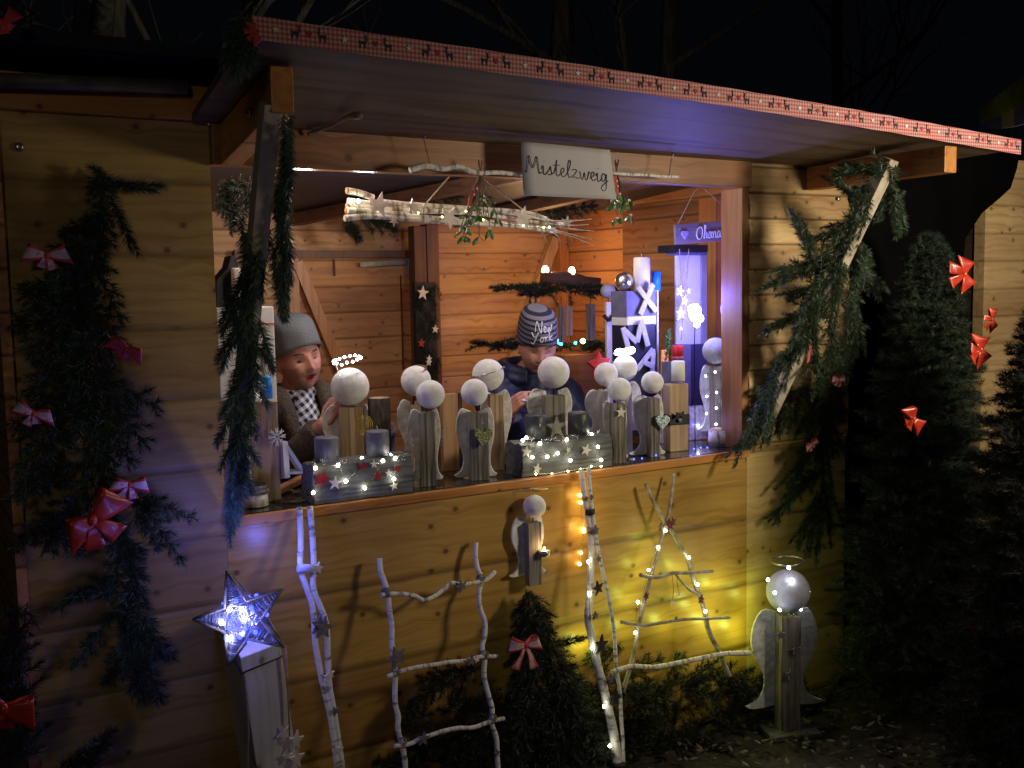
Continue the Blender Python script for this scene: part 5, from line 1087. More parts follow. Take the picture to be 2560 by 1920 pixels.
# ================================================================== things in front of the counter
# white post with wicker star lamp
YP = -.42; n_ = Q
zt = P(601, 1645, YP).z
c1, c2, c3 = PZ(601, 1645, zt), PZ(700, 1606, zt), PZ(529, 1501, zt)
e1 = c2-c1; e2 = (c3-c1); perp = c3-c1
c4 = c2+perp; c3 = c1+perp
t = thing('white_post', 'square white wooden post standing at the bottom left, star lamp on top', 'post', ((c1.x+c4.x)/2, (c1.y+c4.y)/2, 0))
b = MB(); b.hexa([Vector((p.x+.075, p.y, 0)) for p in (c1, c2, c4, c3)], [c1, c2, c4, c3]); b.build('post_body', W_WHITEZ, t, bevel=.003)
zz = zt-.035; b = MB(); cc_ = (c1+c4)/2; ring = [cc_+(p-cc_)*1.03 for p in (c1, c2, c4, c3, c1)]; ring = [Vector((p.x, p.y, zz)) for p in ring]; b.tube(ring, .0022, 6); b.build('wire_band', BLACKM, t)
b = MB()
for (f0, dx) in ((c1.lerp(c2, .06), 0), (c1.lerp(c2, .93), 0)):
    o_ = f0+(c1-c3).normalized()*.006; b.tube(smooth([Vector((o_.x, o_.y, zz)), Vector((o_.x+.004, o_.y-.004, zz-.12)), Vector((o_.x-.002, o_.y-.003, zz-.25)), Vector((o_.x+.006, o_.y-.004, zz-.40))]), .0026, 6, jit=.2)
b.build('jute_string', ROPE, t)
st_ = thing('wooden_stars', 'pale wooden stars hanging on a string at the foot of the white post', 'stars', Q(630, 1620, YP))
for u, v, r_ in ((613, 1585, .024), (640, 1600, .028), (640, 1640, .030), (620, 1635, .02)): MB().star(Q(u, v, c2.y-.02-.004*(u % 3)), r_, .005, (0, random.uniform(-.3, .3), .5)).build('star', STARW, st_)
MB().tube([Q(618, 1400, c2.y-.012), Q(622, 1500, c2.y-.016), Q(626, 1590, c2.y-.02)], .002, 5).build('string', ROPE, st_)
t = thing('wicker_star_lamp', 'grey wicker star with blue lights inside, lying on the white post', 'lamp', (cc_.x, cc_.y, zt+.02))
SCc = P(608, 1545, c1.y-.035); rS = 124*mpp(SCc); tiltM = CR
prof = [(math.sin(math.pi*i/5-.33)*(rS if i % 2 == 0 else rS*.40), math.cos(math.pi*i/5-.33)*(rS if i % 2 == 0 else rS*.40)) for i in range(10)]
def sp3(x, y, z): return SCc+tiltM @ Vector((x, y, z))
b = MB(); 
for zf in (-1, 1):
    for i in range(10):
        p, q = prof[i], prof[(i+1) % 10]; b.tube([sp3(p[0], p[1], zf*(.004 if i % 2 == 0 else .022)), sp3(q[0], q[1], zf*(.022 if i % 2 == 0 else .004))], .0034, 6)
b.build('wire_frame', TWIG, t); b = MB()
for k in range(5):  # canes wound round each point
    tip = Vector(prof[2*k]); l_, r_ = Vector(prof[(2*k-1) % 10]), Vector(prof[(2*k+1) % 10])
    for j in range(17):
        f = j/16; A_ = tip.lerp(l_, f**.9); B2_ = tip.lerp(r_, min(1, f**.9+random.uniform(-.05, .05))); th_ = .004+.022*f
        b.tube(smooth([sp3(*A_, 0), sp3(*A_.lerp(B2_, .3), -th_*.9), sp3(*A_.lerp(B2_, .7), -th_*.9), sp3(*B2_, 0), sp3(*A_.lerp(B2_, .5), th_), sp3(*A_, 0)], 3), random.uniform(.0019, .003), 5, cap=False)
for j in range(34):
    a_ = random.uniform(0, 6.28); o_ = random.uniform(-.3, .3)*rS; d_ = Vector((math.cos(a_), math.sin(a_))); nrm = Vector((-d_.y, d_.x)); p = nrm*o_-d_*rS*.40; q = nrm*o_+d_*rS*.40
    sz_ = 1 if j % 3 else -1; b.tube([sp3(*p, .010*sz_), sp3(*(p.lerp(q, .5)), .027*sz_), sp3(*q, .010*sz_)], .0021, 5)
b.build('wicker_weave', mat('grey_wicker', (.52, .50, .56), (.28, .26, .31), 60, .8), t)
for i in range(28):
    a_ = i*2.4; rr = rS*.42*math.sqrt((i+.5)/28)*1.3; bulb(t, sp3(rr*math.cos(a_), rr*math.sin(a_), random.uniform(-.012, .0)), emit('deep_blue_led', (.035, .055, 1), 6) if i % 5 else L_BWHITE, .0058 if i % 5 == 0 else .0050)
for i in range(13): a_ = i*2.4+.5; rr = rS*.33*math.sqrt((i+.5)/13)*1.3; bulb(t, sp3(rr*math.cos(a_), rr*math.sin(a_), .030), MATS['deep_blue_led'] if i % 3 else L_BWHITE, .0056)
lamp('star_lamp_glow', sp3(0, 0, .085), .5, (.17, .19, 1), .03); lamp('star_lamp_glow', SCc, .22, (.10, .12, 1), .03); lamp('star_lamp_glow', SCc+Vector((.02, .085, .03)), .8, (.10, .12, 1), .02); lamp('star_lamp_glow', SCc+Vector((.02, .26, .17)), .8, (.14, .16, 1), .03); lamp('star_lamp_glow', P(712, 1385, -.13), .9, (.12, .14, 1), .02)
# two slim white poles, ladder, triangle, birch pole
C1 = crop(460, 1350, .3436); C2 = crop(900, 1150, .464); C3_ = crop(1400, 1150, .4643)
def lean(y0_, v0_, y1_, v1_, f): return lambda v: y0_+(y1_-y0_)*(v-v0_)/(v1_-v0_)
def pxs(L, yf): return [P(u, v, yf(v)) for u, v in L]
yl = lambda v: -.035-.22*(v-1265)/655
t = thing('birch_pole_pair', 'pair of slim white birch poles tied together, leaning left of the ladder', 'poles', P(850, 1920, -.25))
for l in ([(749, 1268), (752, 1350), (751, 1420), (765, 1465), (782, 1520), (789, 1610), (805, 1700), (828, 1800), (843, 1920)], [(775, 1266), (782, 1350), (785, 1420), (784, 1475), (815, 1560), (822, 1700), (838, 1800), (856, 1925)]): MB().tube(smooth(pxs([(a, b_) for a, b_ in l], yl), 4), .0085, 10, jit=.05).build('pole', BIRCH, t)
b = MB(); b.tube([P(745, 1420, yl(1420)-.012), P(790, 1422, yl(1420)-.012)], .012, 10); b.build('wrap', mat('pale_paper_wrap', (.62, .62, .72), None, 30, .7), t)
for u, v, r_, m in ((795, 1420, .018, STARW), (810, 1570, .034, STARG), (798, 1562, .03, STARG), (818, 1692, .014, STARW), (826, 1685, .014, STARW), (838, 1778, .014, STARG), (850, 1872, .012, STARW)): MB().star(P(u, v, yl(v)-.016-(u % 3)*.002), r_, .006, (0, random.uniform(-.4, .4), .3)).build('star', m, t)
t = thing('birch_ladder', 'white birch twig ladder with stars leaning on the counter front', 'ladder', P(1240, 1920, -.25))
yl2 = lambda v: -.03-.19*(v-1350)/570
c2_ = lambda L: [(900+.464*a, 1150+.464*b_) for a, b_ in L]
for l in ([(105, 530), (112, 600), (130, 650), (150, 720), (158, 800), (172, 900), (172, 1000), (190, 1100), (190, 1200), (188, 1300), (205, 1380), (205, 1450), (225, 1530), (240, 1600), (245, 1680)], [(625, 445), (622, 510), (632, 580), (655, 640), (640, 720), (648, 800), (672, 870), (672, 940), (658, 1010), (672, 1080), (668, 1160), (690, 1260), (712, 1340), (710, 1420), (735, 1500), (740, 1600), (746, 1680)]): MB().tube(smooth(pxs(c2_(l), yl2), 4), .0078, 10, jit=.05).build('rail', BIRCH, t)
for l in ([(98, 722), (150, 716), (220, 716), (290, 728), (335, 750), (400, 722), (440, 690), (480, 657), (520, 662), (565, 662), (640, 648), (680, 632), (715, 595)], [(135, 1160), (210, 1130), (290, 1110), (350, 1100), (410, 1092), (480, 1080), (560, 1075), (640, 1052), (735, 1052)], [(175, 1532), (250, 1522), (310, 1495), (380, 1470), (450, 1448), (520, 1435), (600, 1432), (690, 1400), (765, 1383)]):
    MB().tube(smooth([p+Vector((0, -.014, 0)) for p in pxs(c2_(l), yl2)], 4), .0066, 9, jit=.05).build('rung', BIRCHX, t)
for a, b_ in ((138, 715), (650, 640), (195, 1137), (668, 1050), (225, 1524), (712, 1393)):
    q = P(900+.464*a, 1150+.464*b_, yl2(1150+.464*b_)-.007); b = MB()
    for k in range(5): b.tube([q+Euler((0, D(35*k), 0)).to_matrix() @ Vector((.014*math.cos(x_), .013*math.sin(x_)*1.1, .006*math.sin(x_*2))) for x_ in [2*math.pi*i/12 for i in range(13)]], .0014, 4, cap=False)
    b.build('lashing', mat('grey_cord', (.25, .24, .26), (.12, .12, .13), 90, .9), t)
for a, b_, r_, m in ((195, 1065, .036, STARG), (548, 680, .020, STARG), (600, 1080, .018, STARG), (628, 1072, .013, STARW), (342, 1502, .022, STARG), (738, 1580, .012, STARG)): MB().star(P(900+.464*a, 1150+.464*b_, yl2(1150+.464*b_)-.026), r_, .006, (0, random.uniform(-.3, .3), .2)).build('star', m, t)
t = thing('twig_triangle', 'A-shaped frame of weathered twigs with fairy lights and hanging stars', 'twig frame', P(1640, 1700, -.12))
c3_ = lambda L: [(1400+.4643*a, 1150+.4643*b_) for a, b_ in L]; yl3 = lambda v: -.035-.13*(v-1200)/550
def stick(L, r0, r1, name, off=0, m=TWIG):
    p = smooth([q+Vector((0, off, 0)) for q in pxs(c3_(L), yl3)], 4); n = len(p); MB().tube(p, [r0+(r1-r0)*i/(n-1) for i in range(n)], 8, jit=.09).build(name, m, t)
stick([(460, 130), (500, 220), (545, 300), (580, 350), (640, 450), (690, 540), (715, 640), (750, 730), (780, 820), (800, 920), (850, 1020), (880, 1090), (910, 1165)], .0065, .010, 'side_stick')
stick([(602, 70), (590, 180), (572, 290), (545, 380), (515, 500), (480, 610), (450, 730), (415, 870), (395, 990), (365, 1110), (325, 1245)], .005, .008, 'side_stick', -.012)
stick([(408, 612), (500, 625), (580, 602), (680, 600), (800, 592)], .007, .006, 'crossbar', -.022); stick([(308, 862), (420, 882), (520, 868), (640, 850), (780, 845), (890, 840)], .006, .005, 'crossbar', -.022); stick([(255, 1135), (360, 1100), (480, 1105), (600, 1085), (720, 1060), (850, 1035), (1000, 1030)], .008, .009, 'crossbar', -.022, BIRCHX)
stick([(620, 615), (660, 660), (700, 700), (740, 720)], .004, .006, 'brace')
for a, b_, r_, m in ((590, 350, .026, STARR), (608, 335, .018, STARR), (465, 735, .016, STARR), (760, 750, .018, STARR), (545, 360, .016, STARG), (625, 855, .010, STARG), (640, 718, .010, STARW), (604, 772, .010, STARW)): MB().star(P(1400+.4643*a, 1150+.4643*b_, yl3(1150+.4643*b_)-.022), r_, .004, (0, random.uniform(-.4, .4), .2)).build('star', m if m != STARR else mat('dull_rose_star', (.22, .05, .07), (.12, .03, .04), 90, .8), t)
b = MB(); b.tube(pxs(c3_([(628, 615), (630, 660), (640, 712)]), yl3), .0008, 4); b.tube(pxs(c3_([(604, 615), (612, 700), (604, 765)]), yl3), .0008, 4); b.build('string', BLACKM, t)
def clights(label, L, yf, m, r=.0052): return lights(label, [(u, v, yf(v)) for u, v in c3_(L)], 0, m, r=r)
clights('fairy lights on the left and right legs of the twig triangle', [(420, 765), (405, 930), (477, 592), (528, 470), (567, 380), (695, 525), (742, 670), (783, 815)], lambda v: yl3(v)-.022, LW2)
yl4 = lambda v: -.04-.17*(v-1170)/750
t = thing('birch_pole', 'tall birch pole with dark stars and a thinner pole tied beside it', 'pole', P(1540, 1920, -.2))
def pole(L, r0, r1, off=0):
    p = smooth([q+Vector((0, off, 0)) for q in pxs(c3_(L), yl4)], 4); n = len(p); MB().tube(p, [r0+(r1-r0)*i/(n-1) for i in range(n)], 12, jit=.05).build('pole', BIRCH, t)
pole([(112, 48), (130, 170), (150, 300), (165, 400), (168, 520), (165, 640), (160, 740), (150, 850), (168, 940), (185, 1020), (205, 1120), (235, 1230), (262, 1350), (290, 1480), (305, 1600), (315, 1680)], .009, .0165)
pole([(142, 38), (150, 150), (160, 260), (180, 400), (205, 530), (228, 640), (250, 740), (275, 880), (285, 1000), (292, 1120), (310, 1240), (318, 1400), (325, 1500), (330, 1680)], .0065, .0065, -.012)
b = MB(); 
for v_, w_ in ((278, 1), (1640, 1.5)): p = P(1400+.4643*160 if v_ < 1000 else 1400+.4643*315, 1150+.4643*v_, yl4(1150+.4643*v_)-.004); b.lathe([(.017*w_, -.010), (.0175*w_, 0), (.017*w_, .010)], p, 14)
b.build('black_tape', BLACK, t)
for a, b_, r_ in ((205, 690, .026), (222, 995, .034), (298, 1285, .026), (192, 378, .018), (190, 838, .015), (208, 535, .014), (275, 1180, .018), (172, 200, .010)): MB().star(P(1400+.4643*a, 1150+.4643*b_, yl4(1150+.4643*b_)-.026), r_, .006, (0, random.uniform(-.4, .4), .2)).build('star', STARG if r_ < .02 else mat('black_star', (.03, .025, .03), None, 60, .8), t)
clights('fairy lights down the left side of the tall birch pole', [(152, 548), (158, 718), (172, 1013), (237, 1327), (268, 1540)], lambda v: yl4(v)-.02, LW2)
clights('warm lights glowing on the wall behind the tall birch pole', [(95, 72), (108, 190), (112, 230), (126, 372), (128, 385), (112, 500), (105, 560)], lambda v: -.008, emit('amber_led', (1, .72, .22), 9), r=.0065)
YG = (.78, 1, .16)
for u, v, wv in ((1455, 1245, .09), (1461, 1325, .12), (1452, 1400, .06)): lamp('pole_light_glow', P(u, v, -.035), wv, (1, .62, .15), .012)
for a, b_, wv in ((420, 765, .14), (405, 930, .16), (477, 592, .12), (528, 470, .08), (700, 600, .16), (783, 815, .24), (620, 900, .26), (860, 900, .30), (900, 700, .22), (1000, 930, .34), (1060, 760, .16)): p = P(1400+.4643*a, 1150+.4643*b_, -.06); lamp('triangle_light_glow', p, wv, YG, .015)
lamp('pole_light_glow', P(1475, 1620, -.05), .35, YG, .015)
# hanging angel with tealight
t, hp, r, tp_ = angel('small angel with a tealight arm hanging on the counter front', (1336, 1266, 29), (1311, 1352, 1305, 1462), -.045, (28, 14, 1290, 1440), zb=None, bodymat=W_GREYZ, depth=.03, rz=-.1)
b = MB(); b.tube(smooth([hp+Vector((-.012, 0, r)), hp+Vector((-.014, 0, r+.02)), P(1322, 1222, -.04), P(1310, 1220, -.03), P(1316, 1226, -.03)]), .0012, 5); b.tube([P(1308, 1222, -.02), P(1370, 1222, -.02)], .002, 6); b.build('hook_wire', STEEL, t)
q = P(1361, 1380, -.075); b = MB(); b.bar(P(1340, 1388, -.05), q+Vector((0, 0, -.012)), .012, .004, up=(0, 0, 1)); b.build('arm', W_FRESHZ, t)
t2 = thing('tealight', 'lit tealight on the arm of the small hanging angel', 'tealight', q-Vector((0, 0, .012)))
MB().lathe([(0, -.012), (.017, -.012), (.018, .006), (.0165, .006), (.016, .002), (0, .002)], q, 20).build('tealight_cup', STEEL, t2); MB().lathe([(0, .0025), (.0155, .0025), (.0155, .003), (0, .0035)], q, 20).build('wax', emit('glowing_wax', (1, .62, .35), 1.8), t2); MB().sphere(q+Vector((0, 0, .009)), .004, 10, sc=(1, 1, 1.8)).build('flame', L_BULB, t2)
lamp('tealight_glow', q+Vector((0, -.005, .022)), .10, (1, .6, .3), .006)
# big angel at the right
YA = -.21; q = P(1970, 1825, YA)
t, hp, r, tp_ = angel('large angel at the bottom right with white lights all over its round head', (1970, 1478, 54), (1935, 2005, 1535, 1818), YA, (60, 56, 1525, 1772), zb=q.z+.012, bodymat=W_GREYZ, depth=.06, ballmat=mat('lilac_white_ball', (.50, .50, .60), (.42, .42, .52), 60, .8, .4), rz=-.38)
for u, v in ((1972, 1420), (1920, 1449), (1980, 1450), (1937, 1482), (2022, 1480), (1983, 1506), (1949, 1525), (2002, 1523)): bulb(t, P(u, v, YA-.052 if (u-1970)**2 < 1200 else YA-.02), L_WHITE, .0058)
ring = [P(1969, 1402, YA)+Vector((.055*math.cos(a_), .055*math.sin(a_), .004*math.cos(a_))) for a_ in [2*math.pi*i/30 for i in range(31)]]; MB().tube(ring, .0026, 6, cap=False).build('halo_wire', SILV, t)
b = MB()
for i in range(20): a_ = i*.7; o_ = hp+Vector((.02*math.cos(a_), -.02, -r-.004+.006*math.sin(i*2.1))); b.tube([o_, o_+Vector((random.uniform(-.012, .012), -.01, random.uniform(-.012, .012)))], .0009, 4)
b.build('tinsel_collar', SILV, t)
for u, v, r_ in ((1950, 1588, .022), (1990, 1625, .020), (1978, 1685, .022)): MB().star(P(u, v, YA-.045), r_, .006, (0, -.1, -.3)).build('star', STARG, t)
b = MB(); b.box((q.x, YA, q.z+.004), (.19, .15, .018), rot=Matrix.Rotation(-.38, 3, 'Z')); b.build('base_plate', W_GREYX, t, bevel=.002)
# leaf litter
b = MB()
for i in range(2600):
    x = random.uniform(1.2, 3.6); y = random.uniform(-1.3, -.05); s_ = random.uniform(.008, .022); a_ = random.uniform(0, 6.28); p = Vector((x, y, random.uniform(.0, .03)))
    d_ = Vector((math.cos(a_), math.sin(a_), random.uniform(-.5, .5)))*s_; e_ = Vector((-math.sin(a_), math.cos(a_), random.uniform(-.5, .5)))*s_*.45
    b.add([p-d_, p+e_, p+d_, p-e_], [(0, 1, 2, 3)], random.choice((0, 0, 1)))
o = b.build('leaf_litter', [mat('bark_mulch', (.07, .05, .035), (.025, .02, .015), 20, .9), mat('pale_mulch', (.20, .18, .13), (.1, .08, .06), 20, .9)], org=(2, -.6, 0)); o['kind'] = 'stuff'; tag(o, 'loose leaves and bark mulch on the ground at the bottom right', 'leaf litter')

# ================================================================== the two vendors
def baked(mb, vox, smooth_it=3, mats_=None, name='tmp', disp=None):
    me = bpy.data.meshes.new(name); me.from_pydata(mb.V, [], mb.F); o = bpy.data.objects.new(name, me); COL.objects.link(o)
    r_ = o.modifiers.new('r', 'REMESH'); r_.mode = 'VOXEL'; r_.voxel_size = vox; r_.use_smooth_shade = True
    if smooth_it: s_ = o.modifiers.new('s', 'SMOOTH'); s_.factor = .5; s_.iterations = smooth_it
    dg = bpy.context.evaluated_depsgraph_get(); out = bpy.data.meshes.new_from_object(o.evaluated_get(dg)); bpy.data.objects.remove(o); bpy.data.meshes.remove(me)
    out.materials.clear(); out.polygons.foreach_set('use_smooth', [True]*len(out.polygons)); return out
def place(me, name, mats_, parent):
    og = ORG[parent.name]
    n = len(me.vertices); a = np.empty(n*3, 'f'); me.vertices.foreach_get('co', a); a = a.reshape(-1, 3)-np.array(og, 'f'); me.vertices.foreach_set('co', a.ravel())
    for q in mats_: me.materials.append(q)
    me.name = name; me.update(); return link(name, me, parent, og)
def gs(x, s_): return math.exp(-(x/s_)**2)
def head_mesh(mb, M, sc=1., mouth=.0, child=False):
    nu, nv = 96, 72; vs = []
    for j in range(nv+1):
        th = math.pi*j/nv
        for i in range(nu):
            ph = 2*math.pi*i/nu; d_ = Vector((math.sin(th)*math.sin(ph), -math.sin(th)*math.cos(ph), math.cos(th)))
            x, y, z = d_.x*.075, d_.y*.096, d_.z*.116
            if z < -.015:
                f = min(1, (-.015-z)/.10); x *= 1-(.20 if not child else .22)*f**1.5; y = y*(1-.05*f) if y < 0 else y*(1-.42*f)
            if y < 0:
                fr = min(1, -y/.05); ax = abs(x); k = 1.
                o_ = 0
                y *= 1-.04*gs(z+.01, .06)
                o_ += (.021 if not child else .013)*gs(x, .0105)*gs(z+.020, .015)          # nose tip
                o_ += (.012 if not child else .005)*gs(x, .0085)*gs(z-.002, .022)          # bridge
                o_ += .006*gs(ax-.011, .007)*gs(z+.026, .008)                                # nostrils wings
                o_ -= (.0115)*gs(ax-.031, .0145)*gs(z-.010, .0125)                           # sockets
                o_ += .0055*gs(ax-.028, .022)*gs(z-.031, .009)                               # brow
                o_ += (.006 if not child else .010)*gs(ax-.040, .020)*gs(z+.030, .022)      # cheeks
                o_ += .0065*gs(x, .021)*gs(z+.0475, .0055)+.0075*gs(x, .019)*gs(z+.0600-.0+mouth*.006, .0060)   # lips
                o_ -= (.0065+mouth*.014)*gs(x, .019)*gs(z+.0535+mouth*.003, .0026+mouth*.0045)  # mouth
                o_ -= .0035*gs(x, .02)*gs(z+.072, .006)
                o_ += .010*gs(x, .020)*gs(z+.092, .016)                                      # chin
                y -= o_*fr
            vs.append(M @ (Vector((x, y, z))*sc))
    fs = [(j*nu+i, (j+1)*nu+i, (j+1)*nu+(i+1) % nu, j*nu+(i+1) % nu) for j in range(nv) for i in range(nu)]
    mb.add(vs, fs, 0, True)
    for sg in (-1, 1):   # ears
        ring = [M @ (Vector((sg*(.074+.010*math.sin(a_)**2*.5), .012+.015*math.cos(a_), -.004+.027*math.sin(a_)))*sc) for a_ in [2*math.pi*i/14 for i in range(15)]]
        mb.tube(ring, .0052*sc, 6, cap=False); mb.sphere(M @ (Vector((sg*.073, .012, -.006))*sc), .015*sc, 10, sc=(.45, .8, 1.3))
def capsule(mb, pts, rs, n=14):
    pts = [Vector(p) for p in pts]; mb.tube(pts, rs, n)
    for p, r_ in zip(pts, rs): mb.sphere(p, r_, 14)
def hand(mb, wrist, pd, nrm, sc=1., curl=.5, side=1, thumb_in=.6):
    """pd palm direction, nrm palm normal (palm faces nrm), side: thumb side sign"""
    w_ = Vector(wrist); d_ = Vector(pd).normalized(); n_ = (Vector(nrm)-d_*Vector(nrm).dot(d_)).normalized(); s_ = d_.cross(n_)*side
    for k in range(4):
        o_ = s_*(.030-.020*k)*sc; mb.tube([w_+o_*.6, w_+d_*.045*sc+o_, w_+d_*.083*sc+o_], [.013*sc, .0125*sc, .0105*sc], 10); mb.sphere(w_+d_*.083*sc+o_, .0105*sc, 10)
    for k, L in enumerate((.072, .080, .075, .058)):
        p = w_+d_*.083*sc+s_*(.030-.020*k)*sc; cu = curl*(1+.08*k); q = [p]; a_ = cu*.4
        for f in (.45, .32, .23):
            q.append(q[-1]+(d_*math.cos(a_)+n_*math.sin(a_)+s_*(.05-.03*k))*L*f*sc); a_ += cu*.85
        capsule(mb, q, [.0092*sc, .0086*sc, .0078*sc, .0068*sc], 10)
    p = w_+d_*.022*sc+s_*.028*sc
    q = [p, p+(s_*.75+d_*.55+n_*.35*thumb_in)*.036*sc, p+(s_*.75+d_*.9+n_*.9*thumb_in)*.058*sc, p+(s_*.55+d_*1.1+n_*1.5*thumb_in)*.072*sc]
    capsule(mb, q, [.0125*sc, .0108*sc, .0095*sc, .008*sc], 10)
SKIN = mat('skin', (.60, .30, .21), (.52, .225, .16), 45, .5, .15, sss=.25)
LIPS = mat('lips', (.45, .13, .12), (.38, .10, .10), 60, .45); BROW = mat('brow_hair', (.13, .07, .04), (.08, .045, .03), 300, .8); STUB = mat('stubble_skin', (.50, .255, .18), (.34, .17, .12), 200, .6); MOUTH = mat('mouth_inside', (.20, .03, .03), None, 20, .5); EYEW = mat('eye_white', (.22, .15, .13), None, 10, .5); IRIS = mat('iris', (.03, .03, .035), None, 10, .4)
def person(label, hc, hs, hrot, J, cloth, mouth=.0, child=False, stub=False, eyes=.5):
    t = thing('person', label, 'person', (hc.x, hc.y+.1, .05))
    R_ = Euler(hrot[:3], 'XYZ').to_matrix(); R_ = Matrix.Rotation(hrot[2], 3, 'Z') @ Matrix.Rotation(hrot[1], 3, 'Y') @ Matrix.Rotation(hrot[0], 3, 'X')
    M = Matrix.Translation(hc) @ R_.to_4x4(); Mi = M.inverted()
    b = MB(); head_mesh(b, M, hs, mouth, child)
    nk, sh, pel = J['neck'], J['shoulders'], J['pelvis']
    capsule(b, [M @ (Vector((0, .025, -.06))*hs), nk], [.052*hs, .058*hs])
    capsule(b, [nk, nk.lerp(pel, .35), nk.lerp(pel, .7), pel], [.085*hs, .115*hs, .11*hs, .12*hs])
    capsule(b, [sh[0], nk, sh[1]], [.055*hs, .06*hs, .055*hs])
    for k in (0, 1):
        e, w_ = J['elbows'][k], J['wrists'][k]
        capsule(b, [sh[k], e, w_], [.050*hs, .038*hs, .026*hs]); h_ = J['hands'][k]; hand(b, w_, h_[0], h_[1], hs*(.86 if not child else .80), h_[2], h_[3], h_[4] if len(h_) > 4 else .6)
        hp_ = pel+Vector(((-.09, .09)[k]*hs, 0, -.04)); capsule(b, [hp_, Vector((hp_.x, hp_.y-.02, .05+(pel.z-.05)*.5)), Vector((hp_.x, hp_.y, .12))], [.085*hs, .055*hs, .04*hs]); capsule(b, [Vector((hp_.x, hp_.y, .10)), Vector((hp_.x, hp_.y-.13, .085))], [.04*hs, .033*hs])
    me = baked(b, .0031, 2); 
    n = len(me.polygons); c_ = np.empty(n*3, 'f'); me.polygons.foreach_get('center', c_); c_ = c_.reshape(-1, 3)
    L_ = (np.c_[c_, np.ones(n)] @ np.array(Mi).T)[:, :3]/hs; mi = np.zeros(n, 'i'); x, y, z = L_.T; ax = np.abs(x); fr = (y < -.03)
    if stub: mi[fr & (z < -.032) & (z > -.115) & ((ax < .06))] = 3; mi[(y < .0) & (ax > .045) & (z < -.015) & (z > -.11)] = 3
    mi[fr & (((x/.024)**2+((z+.054+mouth*.003)/(.0105+mouth*.006))**2) < 1)] = 1
    if mouth > .3: mi[fr & (((x/.017)**2+((z+.0545+mouth*.003)/(.0055+mouth*.004))**2) < 1)] = 4
    mi[fr & (((ax-.031)/.0185)**2+((z-.0315-.003*(1-((ax-.031)/.018)**2))/.0042)**2 < 1)] = 2
    mi[fr & (((ax-.031)/.0150)**2+((z-.0105+.002*((ax-.031)/.01)**2)/.0014)**2 < 1)] = 2
    mi[fr & (((ax-.031)/.0125)**2+((z-.006)/(.0042 if eyes > .3 else .0014))**2 < 1)] = 5
    mi[fr & (((ax-.031)/.0055)**2+((z-.0055)/(.0036 if eyes > .3 else .001))**2 < 1)] = 6
    me.polygons.foreach_set('material_index', mi)
    ob = place(me, 'body', [SKIN, LIPS, BROW, STUB, MOUTH, EYEW if eyes > .3 else BROW, IRIS], t); ob.data.polygons.foreach_set('material_index', mi)
    # trousers and shoes
    b = MB()
    for k in (0, 1): hp_ = pel+Vector(((-.09, .09)[k]*hs, 0, -.04)); capsule(b, [hp_, Vector((hp_.x, hp_.y-.02, .05+(pel.z-.05)*.5)), Vector((hp_.x, hp_.y, .14))], [.105*hs, .075*hs, .06*hs])
    capsule(b, [pel+Vector((-.06, 0, 0)), pel+Vector((.06, 0, 0))], [.125*hs]*2)
    place(baked(b, .010, 3), 'trousers', [mat('dark_denim', (.03, .035, .06), (.02, .022, .04), 80, .9)], t)
    for k in (0, 1): hp_ = pel+Vector(((-.09, .09)[k]*hs, 0, 0)); b = MB(); capsule(b, [Vector((hp_.x, hp_.y+.02, .11)), Vector((hp_.x, hp_.y-.06, .10)), Vector((hp_.x, hp_.y-.15, .09))], [.052*hs, .05*hs, .042*hs]); place(baked(b, .008, 2), 'shoe', [BLACK], t)
    # jacket
    b = MB(); q = 1.12*hs*cloth.get('bulk', 1)
    capsule(b, [nk+Vector((0, .01, -.05)), nk.lerp(pel, .35), nk.lerp(pel, .7), pel+Vector((0, 0, -.03))], [.105*q, .145*q, .14*q, .145*q])
    capsule(b, [sh[0].lerp(nk, .05), nk+Vector((0, .01, -.035)), sh[1].lerp(nk, .05)], [.072*q, .085*q, .072*q])
    for k in (0, 1):
        e, w_ = J['elbows'][k], J['wrists'][k]; wc = w_.lerp(e, .06); capsule(b, [sh[k], sh[k].lerp(e, .5), e, e.lerp(wc, .55)], [.072*q, .064*q, .058*q, .050*q]); b.tube([e, wc], [.056*q, .042*q], 16)
    me = baked(b, .0075, 3); a = np.empty(len(me.vertices)*3, 'f'); me.vertices.foreach_get('co', a); a = a.reshape(-1, 3); nn_ = np.empty(len(me.vertices)*3, 'f'); me.vertices.foreach_get('normal', nn_); nn_ = nn_.reshape(-1, 3)
    from mathutils import noise as NZ
    amp = cloth.get('fold', .007); d_ = np.array([NZ.noise(Vector((p[0]*11, p[1]*11, p[2]*17)))+.5*abs(NZ.noise(Vector((p[0]*25+7, p[1]*25, p[2]*34)))) for p in a])
    a += nn_*(d_*amp)[:, None]; me.vertices.foreach_set('co', a.astype('f').ravel()); place(me, 'jacket', [cloth['jacket']], t)
    return t, M, R_
